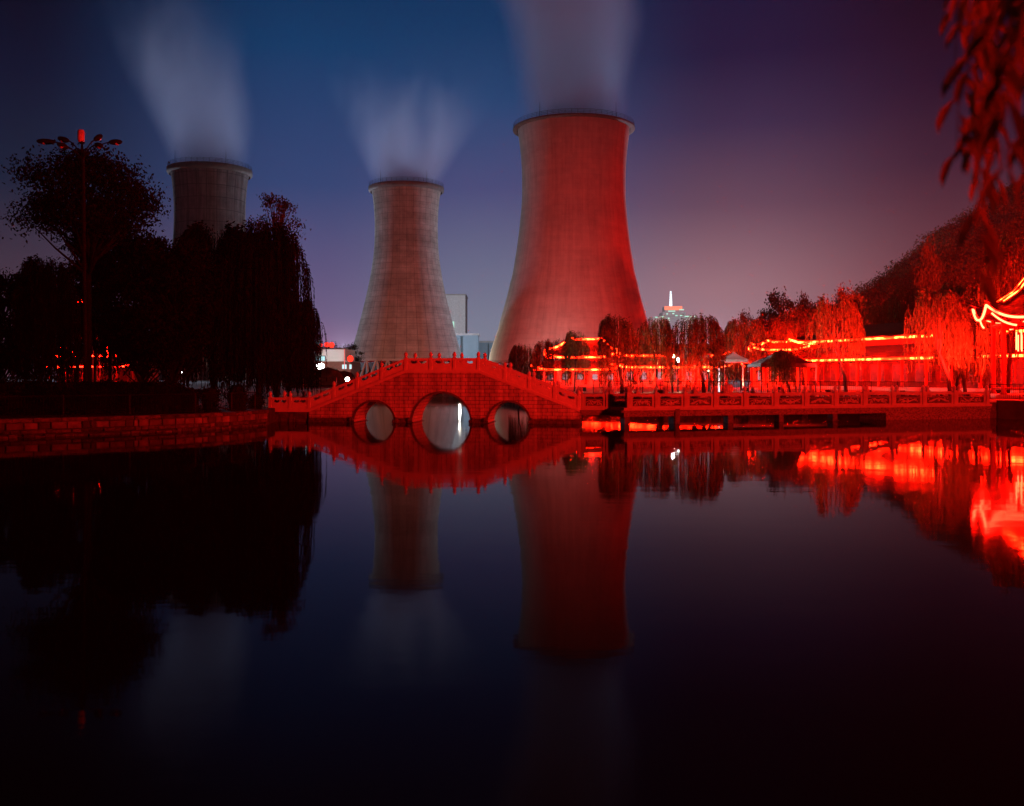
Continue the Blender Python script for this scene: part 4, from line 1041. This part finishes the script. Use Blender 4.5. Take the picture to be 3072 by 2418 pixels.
# white building, left of the middle tower
wbY = 215.0; wb = thing('plant_building', 'white flat roofed plant building with a strip of lit windows, left of the middle tower', 'building', (PX(900, wbY), wbY, 1.5))
def bX(px): return PX(px, wbY) - PX(900, wbY)
def bZ(py): return PZ(py, wbY) - 1.5
MB().box(bX(835), bX(1034), 0, 14, bZ(1083), bZ(1048)).build('upper_wall', 'white', wb)
MB().box(bX(835), bX(1050), .6, 14, -.5, bZ(1085)).build('lower_wall', 'brickred', wb)
MB().box(bX(833), bX(1036.5), -.25, 14.2, bZ(1048) + .003, bZ(1046)).build('roof_edge', 'redwood', wb)
MB().box(bX(833), bX(1052), -.3, 14.2, bZ(1085) + .003, bZ(1083) - .003).build('ledge', 'trim', wb)
for (p0, p1, q0, q1) in [(842, 874, 1068, 1086), (938, 975, 1069, 1084)]:
    fr_ = MB().box(bX(p0) - .15, bX(p1) + .15, -.08, -.003, bZ(q1) + .05, bZ(q0) + .15).build('window_frame', 'iron', wb)
    pn = MB(); n_ = 6
    for k in range(n_): a_, b_ = lerp(bX(p0), bX(p1), k / n_) + .05, lerp(bX(p0), bX(p1), (k + 1) / n_) - .05; pn.box(a_, b_, -.12, -.083, bZ(q1) + .15, bZ(q0))
    pn.build('pane', 'window', fr_)
for (p0, p1) in [(1026, 1038), (1048, 1053)]:
    fr_ = MB().box(bX(p0) - .1, bX(p1) + .1, .50, .597, bZ(1107), bZ(1093)).build('window_frame', 'white', wb); MB().box(bX(p0), bX(p1), .45, .497, bZ(1106), bZ(1094)).build('pane', 'window', fr_)
MB().tube([(bX(1034), -.35, bZ(1048)), (bX(1034), -.35, bZ(1107))], .10, 6).build('neon_tube', glow('pink_tube', (1, .2, .2), .9), wb)
# blue sign lights by the willow
tagp = MB().box(-.35, .35, -.1, .1, -2.6, 2.6); o = tagp.build('light_column', 'window'); o.location = P(922, 1042, 180); tag(o, 'upright pale blue light strip at the edge of the big willow', 'light')
o = MB().box(-.9, .9, -.1, .1, -.45, .45).build('light_box', 'window'); o.location = P(943, 1029, 182); tag(o, 'small flat pale blue light box above the red lanterns', 'light')
o = MB().lathe([(.03, -.15), (.15, 0), (.03, .15)], 8).build('blue_light', 'bluelamp'); o.location = P(890, 1017, 150); tag(o, 'tiny blue point light seen through the big willow', 'light')

# dark shrubs below the white building
R = random.Random(17)
for (px, py, wpx, Y, lab) in [(985, 1098, 110, 150, 'rounded dark green bush in front of the white building'), (1030, 1108, 90, 152, 'dark bush beside the legs of the middle tower'), (905, 1112, 110, 146, 'dark bush behind the hanging willow strands left of the white lamps')]:
    sb = MB(); wr = wpx * Y / F; zt_ = PZ(py, Y)
    for k in range(46):
        a = R.uniform(0, 2 * pi); rr = R.random() ** .5
        leafy(sb, R, (PX(px, Y) + cos(a) * wr * .42 * rr, Y + sin(a) * wr * .3 * rr, lerp(1.4, zt_ - .4, R.random() * sqrt(max(0.05, 1 - rr * rr)))), (wr * .2, wr * .2, .6), 70, .38)
    sb.lathe([(.46 * wr, 0), (.42 * wr, (zt_ - 1.4) * .45), (.28 * wr, (zt_ - 1.4) * .8), (.02, (zt_ - 1.4) * .93)], 12, (PX(px, Y), Y, 1.4))
    tag(sb.build('dark_bush', 'leaf'), lab, 'bush', 'bushes below the white building')
R = random.Random(19)
for (px, py, wpx, Y, lab) in [(970, 1032, 120, 270, 'low hazy tree behind the red lanterns'), (1040, 1036, 100, 275, 'low hazy tree between the white building and the middle tower'), (870, 1035, 130, 272, 'low hazy tree behind the big willow')]:
    sc = (PZ(py, Y) - 1.5) / 12.0; ws = wpx * Y / F / 11.0
    tree('broadleaf_tree', lab, 'tree', HT, (PX(px, Y), Y, 1.5), R.uniform(0, 6), (ws, ws, sc), 'hazy trees behind the white building')

# hazy plant buildings between the towers
def block(label, px0, px1, py, Y, d, mat='teal', extra=None):
    o = thing('plant_building', label, 'building', (PX((px0 + px1) / 2, Y), Y, 1.5)); w_ = PX(px1, Y) - PX(px0, Y); h = PZ(py, Y) - 1.5
    MB().box(-w_ / 2, w_ / 2, 0, d, -.5, h).build('wall', mat, o)
    MB().box(-w_ / 2 - .4, w_ / 2 + .4, -.4, d + .4, h + .003, h + .9).build('parapet', 'concrete', o)
    ba = MB()
    for k in range(int(w_ / 6)): x = -w_ / 2 + 3 + k * 6; ba.box(x - .3, x + .3, -.35, -.003, 0, h - .5)
    if ba.v: ba.build('pilaster', mat, o)
    return o
block('low pale teal plant building in the haze between the two nearer towers', 1375, 1520, 1028, 470, 30)
block('pale teal plant building a little higher, right beside the middle tower', 1360, 1434, 1006, 455, 14)
t_ = block('tall faint boiler house rising in the haze behind the middle tower', 1335, 1396, 886, 640, 30, 'plaster')
MB().box(-1.6, -.7, -.6, -.403, 32, 37).build('lit_slot', 'floors', t_)
MB().tube([P(1491, 1028, 468) - Vector((PX(1447, 470), 470, 1.5)) + Vector((0, 8, 0)), P(1491, 1010, 468) - Vector((PX(1447, 470), 470, 1.5)) + Vector((0, 8, 0))], .8, 8).build('stack', 'teal', next(o for o in COL.objects if o.get('label', '').startswith('low pale teal')))

# distant hotel with lit crown and sign
hY = 620.0; ht = thing('hotel_tower', 'distant lit hotel with a white mast and a red sign above the willows', 'building', (PX(2022, hY), hY, 1.5))
def hX(px): return PX(px, hY) - PX(2022, hY)
def hZ(py): return PZ(py, hY) - 1.5
MB().box(hX(1958), hX(2092), 0, 20, -.5, hZ(950)).build('wall', 'plaster', ht)
MB().box(hX(1990), hX(2060), 3, 18, hZ(950) + .003, hZ(935)).build('upper_storey', 'plaster', ht)
MB().box(hX(1998), hX(2048), 4, 16, hZ(935) + .003, hZ(917)).build('crown_storey', 'plaster', ht)
ms = MB(); ms.tube([(hX(2018.5), 8, hZ(917)), (hX(2018.5), 8, hZ(890)), (hX(2018), 8, hZ(870))], [.95, .7, .35], 6)
for k in range(6): z_ = lerp(hZ(912), hZ(874), k / 5); ms.box(hX(2018.3) - .9 + k * .09, hX(2018.3) + .9 - k * .09, 7.2, 8.6, z_, z_ + .5)
ms.build('mast', 'mast', ht)
sg = MB(); R = random.Random(4)
for k in range(7):     # seven block characters, too far to read
    c_ = lerp(hX(1999.5), hX(2046), k / 6)
    for q in range(3): x = c_ - .6 + q * .6; sg.box(x - .14, x + .14, 3.3, 3.6, hZ(928), hZ(917.5))
    for q in range(3): z_ = lerp(hZ(927.5), hZ(918.5), q / 2); sg.box(c_ - .75, c_ + .75, 3.35, 3.62, z_ - .17, z_ + .17)
sg.build('sign_characters', 'sign', ht)
for (p0, p1, q) in [(2004, 2025, 933.5), (2037, 2051, 929.5), (1998, 2003, 942), (2016, 2022, 941), (2025, 2032, 947), (2039, 2047, 947), (2053, 2074, 949.5), (2082, 2088, 949.5), (1964, 1973, 952), (1980, 1990, 951), (2003, 2008, 955), (2006, 2009, 963), (2090, 2093, 966)]:
    MB().box(hX(p0), hX(p1), -1.2, -.8, hZ(q + 1.7), hZ(q - 1.7)).build('lit_floor', 'floors', ht)

# canopies, sign board, bright post, ball
def canopy(label, px0, px1, pye, pyt, Y, mat, fr, posts_):
    c = PX((px0 + px1) / 2, Y); w_ = (PX(px1, Y) - PX(px0, Y)) / 2; o = thing('tent_canopy', label, 'canopy', (c, Y, 1.3)); ze, zt_ = PZ(pye, Y) - 1.3, PZ(pyt, Y) - 1.3
    mb = MB(); E = [(-w_, -w_, ze), (w_, -w_, ze), (w_, w_, ze), (-w_, w_, ze)]; ap = (0, 0, zt_)
    for i in range(4):
        A, B = Vector(E[i]), Vector(E[(i + 1) % 4]); T = Vector(ap)
        rows_ = []
        for r in range(7):
            t = r / 6; s_ = 1 - t; sag = .10 * (zt_ - ze) * sin(pi * t)
            rows_.append([(A.lerp(B, k / 6)).lerp(T, t) - Vector((0, 0, sag)) for k in range(7)])
        for r in range(6):
            for k in range(6): mb.quad(rows_[r][k], rows_[r][k + 1], rows_[r + 1][k + 1], rows_[r + 1][k])
    mb.build('roof_cloth', mat, o)
    va = MB()
    for i in range(4):
        A, B = Vector(E[i]), Vector(E[(i + 1) % 4]); va.quad(A + Vector((0, 0, -.32)), B + Vector((0, 0, -.32)), B, A)
    va.build('valance', fr, o)
    for i in posts_: MB().tube([(E[i][0] * .97, E[i][1] * .97, 0), (E[i][0] * .97, E[i][1] * .97, ze)], .07, 8).build('pole', fr, o)
    return o
canopy('pale square canopy on white poles right of the largest willow', 2163, 2238, 1079, 1055, 108, 'whitecanvas', 'whitecanvas', (0, 1, 2, 3))
canopy('wide dark grey parasol roof behind the little drooping willow', 2262, 2425, 1091, 1046, 94, 'canvas', 'canvas', (0, 1, 2, 3))
canopy('grey awning roof above the white floodlight', 2005, 2120, 1066, 1035, 112, 'canvas', 'canvas', (0, 1))
bp = thing('light_post', 'short bright white post standing left of the pale canopy', 'post', (PX(2157, 96), 96, 1.3))
MB().tube([(0, 0, 0), (0, 0, PZ(1104, 96) - 1.3)], .075, 8).build('tube', glow('white_tube', (1, .95, .95), 1.6), bp); MB().lathe([(.16, 0), (.16, .1), (.09, .14)], 10).build('base', 'iron', bp)
bl_ = thing('stone_ball', 'pale round stone ball on a low base behind the walkway railing', 'ornament', (PX(2185, 88), 88, 1.3))
br_ = .46; zc = PZ(1166, 88) - 1.3
MB().lathe([(br_ * sin(pi * k / 14), zc - br_ * cos(pi * k / 14)) for k in range(1, 14)], 18).build('ball', 'white', bl_, True); MB().lathe([(.38, -.1), (.38, zc - br_ * .9), (.3, zc - br_ * .8)], 14).build('base', 'trim', bl_)
sb_o = thing('notice_board', 'dark blank notice board standing at the railing between two willows', 'sign', (PX(1980, 92), 92, 1.3))
MB().box(-.34, .34, -.04, .04, PZ(1158, 92) - 1.3, PZ(1138, 92) - 1.3).build('panel', 'signdark', sb_o)
for s_ in (-1, 1): MB().tube([(s_ * .3, .06, -.1), (s_ * .3, .06, PZ(1136, 92) - 1.3)], .03, 6).build('leg', 'iron', sb_o)
nb = thing('notice_board', 'low red lit board standing behind the left railing below the big willow', 'sign', (PX(589, 58), 58, .9))
MB().box(-.5, .5, -.04, .04, PZ(1198, 58) - .9, PZ(1169, 58) - .9).build('panel', 'trim', nb)
for s_ in (-1, 1): MB().tube([(s_ * .47, .07, -.1), (s_ * .47, .07, PZ(1166, 58) - .9)], .035, 6).build('leg', 'concrete', nb)

# ------------------------------------------------------------------ foreground willow
R = random.Random(77)
ow = thing('overhanging_willow', 'blurred willow branches hanging close to the lens in the top right corner', 'tree', (PX(3060, 2.3), 2.3, 4.6))
oo = Vector(ow.location)
for (px, pyb, Y, dens) in [(2895, 470, 2.35, 1.1), (2930, 860, 2.25, 1.2), (2865, 90, 2.6, .8), (2975, 560, 2.5, 1.0), (3040, 520, 1.75, 1.5), (3075, 430, 2.0, 1.5), (3010, 300, 2.2, 1.3), (2950, 460, 2.9, 1.3), (3095, 600, 2.6, 1.1), (2905, 250, 2.1, 1.1), (2860, 480, 2.4, .35), (2990, 420, 1.9, 1.3), (3055, 260, 2.4, 1.5), (2925, 620, 2.7, 1.0)]:
    top_, bot = P(px + 25, -330, Y), P(px, pyb, Y); st = MB(); pts = []
    nn_ = 16
    for k in range(nn_ + 1):
        t = k / nn_; p = top_.lerp(bot, t) + Vector((.012 * sin(t * 7 + px), .02 * sin(t * 5 + px * 2), 0)); pts.append(p - oo)
    st.tube(pts, [.0022 * (1.2 - t / nn_) for t in range(nn_ + 1)], 5)
    L = (top_ - bot).length; cnt = int(L / .030 * dens)
    for k in range(cnt):
        t = (k + R.random()) / cnt; f = t * nn_; i = min(nn_ - 1, int(f)); p = pts[i].lerp(pts[i + 1], f - i)
        a = R.uniform(0, 2 * pi); sd = Vector((cos(a), sin(a) * .6, 0)); d = (sd * R.uniform(.25, .75) + Vector((0, 0, -1))).normalized()
        ln = R.uniform(.07, .115); wv = d.cross(Vector((sin(a * 3), cos(a * 2), .3))).normalized() * R.uniform(.0055, .009)
        bend = sd * ln * .18; q1 = p + d * ln * .35 + bend; q2 = p + d * ln * .7 + bend * .9; e = p + d * ln + bend * .2
        st.quad(p, q1 + wv, q2 + wv * .85, e); st.quad(p, e, q2 - wv * .85, q1 - wv)
    st.build('hanging_strand', 'willownear', ow)

# ------------------------------------------------------------------ air
hz = MB().box(-420, 420, -40, 900, -3, 175)
m, nt, out = nmat('haze'); pv = N(nt, 'VolumePrincipled', Density=.00007); pv.inputs['Color'].default_value = (.9, .9, .92, 1); pv.inputs['Anisotropy'].default_value = .2
nt.links.new(pv.outputs[0], out.inputs['Volume'])
HAZE = True
if HAZE: tag(hz.build('haze', m), 'thin night haze in the air over the whole place', 'haze', kind='stuff')

# ------------------------------------------------------------------ lights
def lamp(name, p, power, col, r=.25, kind='POINT', aim=None, cone=None):
    l = bpy.data.lights.new(name, kind); l.energy = power; l.color = col; l.shadow_soft_size = r
    o = bpy.data.objects.new(name, l); COL.objects.link(o); o.location = p
    if kind == 'SPOT':
        l.spot_size = cone; l.spot_blend = .6
        o.rotation_euler = (Vector(aim) - Vector(p)).to_track_quat('-Z', 'Y').to_euler()
    return o
RED = (1.0, .010, .005); UP = []
lamp('bridge_fill_light', (37.5, 7.5, 6.95), 500e3, RED, .4, 'SPOT', (-10, 50, 2.0), radians(125))  # unseen red spot added under the near pavilion eave for the bridge front
# added red floodlight, housed behind the halls, to wash the largest tower
fl = thing('tower_fill_light', 'added hooded floodlight on a post behind the stepped roof end, turned to the largest tower', 'floodlight', (33, 150, 5.0))
fl.rotation_euler = (0, 0, math.atan2(-(21 - 33), 320 - 150))
MB().box(-.8, .8, -.5, -.42, -.2, 1.3).box(-.8, .8, -.42, .6, -.28, -.2).box(-.88, -.8, -.5, .6, -.28, 1.3).box(.8, .88, -.5, .6, -.28, 1.3).build('housing', 'iron', fl)
MB().tube([(0, 0, -3.8), (0, 0, -.28)], .08, 8).build('stand', 'iron', fl)
lamp('tower_fill_light', (33, 150, 5.5), 1300e3, RED, .8, 'SPOT', (21, 320, 20), radians(54))
lamp('hill_fill_light', (76, 138, 7), 4.6e6, RED, .3, 'SPOT', (150, 300, 28), radians(84))  # unseen red spot added to redden the hillside
# added red uplights to brighten willows and hill trees, turned away from the pond
for (px, Y, ty, w_) in [(1590, 106, 1040, 10e3), (2232, 110, 980, 36e3), (2330, 120, 960, 66e3), (2470, 92, 930, 66e3), (2590, 96, 930, 76e3), (2690, 88, 940, 76e3), (2800, 80.5, 930, 76e3), (2880, 82, 930, 76e3), (2975, 92, 880, 90e3), (2440, 126, 930, 80e3), (1750, 112, 1010, 8e3), (1862, 89, 1010, 13e3), (2075, 87, 1010, 16e3), (1975, 91, 1010, 10e3), (2420, 168, 930, 90e3), (2550, 178, 900, 90e3)]:
    p = Vector((PX(px, Y), Y - 1.2, 1.62)); u = thing('added_uplight', 'small added red uplight on the ground', 'floodlight', (p.x, p.y, 1.3))
    MB().box(-.16, .16, -.22, -.18, 0, .42).box(-.2, -.16, -.22, .16, 0, .42).box(.16, .2, -.22, .16, 0, .42).box(-.2, .2, -.22, .16, -.06, -.003).build('housing', 'iron', u)
    UP.append((px, u)); lamp('uplight', (p.x, p.y, 1.6), w_, RED, .12, 'SPOT', P(px, ty - 40, Y + 3), radians(95))
UPL = ['beneath the leftmost small willow by the bridge', 'beneath the glowing willow behind the square canopy', 'behind the wide parasol roof', 'beneath the willow with the long slanting trunk', 'beneath the pale willow right of the slanting trunk', 'beneath the sparse willow at the middle of the long hall', 'beneath the wide bright willow', 'beneath the brightest willow near the pavilion', 'behind the pavilion', 'behind the left end of the long hall', 'before the right end of the small hall', 'beneath the dark willow with the leaning trunk', 'beneath the largest dark willow', 'beneath the broad yellowish willow by the white floodlight', 'behind the halls, below the rounded hill foot tree', 'behind the long hall, on the lower slope of the hill']
for (px, u), l_ in zip(UP, UPL): u['label'] = 'small added hooded red uplight ' + l_; u['group'] = 'added red tree uplights'
# power station yard lights, and unseen fills added for tower, boiler house and steam
lamp('yard_or_fill_light', (-17.1, 322, 9), 10e3, (1.0, .86, .68), .15)
lamp('yard_or_fill_light', (9.7, 275, 8), 9e3, (1.0, .74, .70), .3)  # unseen fill added to pale the red on the largest tower
lamp('yard_or_fill_light', (-70, 335, 10), 6e3, (1.0, .66, .45), .5)
lamp('yard_or_fill_light', (-24, 555, 16), 48e3, (.9, .95, 1.0), .5)  # unseen fill added to lift the boiler house wall
lamp('yard_or_fill_light', (85, 415, 14), 460e3, (.66, .74, 1.0), .5)  # unseen bluish fill added for the tall steam column
lamp('yard_or_fill_light', (5, 425, 12), 6e3, (.8, .95, 1.0), .8)
lamp('yard_or_fill_light', (-75, 440, 15), 400e3, (.68, .74, 1.0), .8)  # unseen bluish fill added behind the towers to brighten the steam
lamp('yard_or_fill_light', (-160, 400, 15), 280e3, (.68, .74, 1.0), .8)  # unseen bluish fill added for the left plume

# ------------------------------------------------------------------ sky
wd_ = bpy.data.worlds.new('World'); S.world = wd_; wd_.use_nodes = True
nt = wd_.node_tree; nt.nodes.clear(); L = nt.links.new
out = N(nt, 'OutputWorld'); bg = N(nt, 'Background', Strength=1.0)
tc = N(nt, 'TexCoord'); sp = N(nt, 'SeparateXYZ'); L(tc.outputs['Generated'], sp.inputs[0])
def mth(op, a, b=None, clamp=False):
    q = N(nt, 'Math', operation=op); q.use_clamp = clamp
    for i, x in enumerate((a, b)):
        if x is None: continue
        if isinstance(x, (int, float)): q.inputs[i].default_value = x
        else: L(x, q.inputs[i])
    return q.outputs[0]
def mrange(x, a, b, c, d, smooth=True):
    q = N(nt, 'MapRange'); q.interpolation_type = 'SMOOTHSTEP' if smooth else 'LINEAR'
    q.inputs['From Min'].default_value = a; q.inputs['From Max'].default_value = b; q.inputs['To Min'].default_value = c; q.inputs['To Max'].default_value = d
    L(x, q.inputs[0]); return q.outputs[0]
elev = mth('DIVIDE', sp.outputs['Z'], mth('MAXIMUM', mth('SQRT', mth('ADD', mth('MULTIPLY', sp.outputs['X'], sp.outputs['X']), mth('MULTIPLY', sp.outputs['Y'], sp.outputs['Y']))), .02))
azim = mth('DIVIDE', sp.outputs['X'], mth('MAXIMUM', sp.outputs['Y'], .15))
def ramp(stops):
    """colours of the sky column, by tan(elevation) 0..0.8"""
    cr = N(nt, 'ValToRGB'); el = cr.color_ramp.elements
    while len(el) < len(stops): el.new(.5)
    for e, (p, c) in zip(el, stops): e.position = p / .8; e.color = rgb(c)
    L(mth('DIVIDE', elev, .8, True), cr.inputs['Fac']); return cr.outputs[0]
cols = [(-.50, ramp([(0, (.13, .05, .075)), (.1, (.05, .028, .05)), (.18, (.006, .012, .036)), (.28, (.0, .004, .022)), (.36, (0, .001, .010)), (.8, (0, .001, .006))])),
        (-.20, ramp([(0, (.30, .12, .23)), (.06, (.14, .095, .21)), (.19, (.028, .055, .17)), (.33, (.0, .04, .135)), (.45, (0, .018, .07)), (.8, (0, .003, .015))])),
        (-.03, ramp([(0, (.22, .24, .31)), (.07, (.17, .18, .27)), (.19, (.062, .07, .19)), (.28, (.012, .055, .165)), (.36, (0, .035, .12)), (.8, (0, .003, .015))])),
        (.22, ramp([(0, (.36, .20, .23)), (.09, (.30, .15, .18)), (.17, (.12, .06, .10)), (.25, (.030, .022, .068)), (.32, (.004, .007, .04)), (.8, (0, .002, .010))])),
        (.46, ramp([(0, (.26, .06, .07)), (.12, (.10, .035, .05)), (.2, (.026, .012, .03)), (.28, (.002, .003, .018)), (.36, (.0, .001, .008)), (.8, (0, .001, .005))]))]
col = cols[0][1]
for (a0, _), (a1, c1) in zip(cols, cols[1:]):
    mx = N(nt, 'MixRGB'); L(mrange(azim, a0, a1, 0, 1), mx.inputs[0]); L(col, mx.inputs[1]); L(c1, mx.inputs[2]); col = mx.outputs[0]
# the glow belongs to the town ahead: the sky behind the camera is darker
fade = mrange(sp.outputs['Y'], -.1, .65, .15, 1.0)
mx = N(nt, 'MixRGB', blend_type='MULTIPLY'); mx.inputs[0].default_value = 1.0; L(col, mx.inputs[1]); L(fade, mx.inputs[2])
# last twilight under the town glow
sky = N(nt, 'TexSky'); sky.sky_type = 'NISHITA'; sky.sun_disc = False; sky.sun_elevation = radians(-4.0); sky.sun_rotation = radians(-10)
m2 = N(nt, 'MixRGB', blend_type='ADD'); m2.inputs[0].default_value = .004; L(mx.outputs[0], m2.inputs[1]); L(sky.outputs[0], m2.inputs[2])
L(m2.outputs[0], bg.inputs['Color']); L(bg.outputs[0], out.inputs['Surface'])

# ------------------------------------------------------------------ render settings
S.render.engine = 'CYCLES'
c = S.cycles
c.use_denoising = True
try: c.denoiser = 'OPENIMAGEDENOISE'
except Exception: pass
c.max_bounces = 6; c.diffuse_bounces = 2; c.glossy_bounces = 3; c.transmission_bounces = 2; c.volume_bounces = 1; c.transparent_max_bounces = 8
c.sample_clamp_indirect = 2.0; c.sample_clamp_direct = 0.0
c.caustics_reflective = False; c.caustics_refractive = False
c.volume_step_rate = 1.0; c.volume_max_steps = 256
S.view_settings.view_transform = 'Standard'; S.view_settings.look = 'None'; S.view_settings.exposure = 0.0; S.view_settings.gamma = 1.0
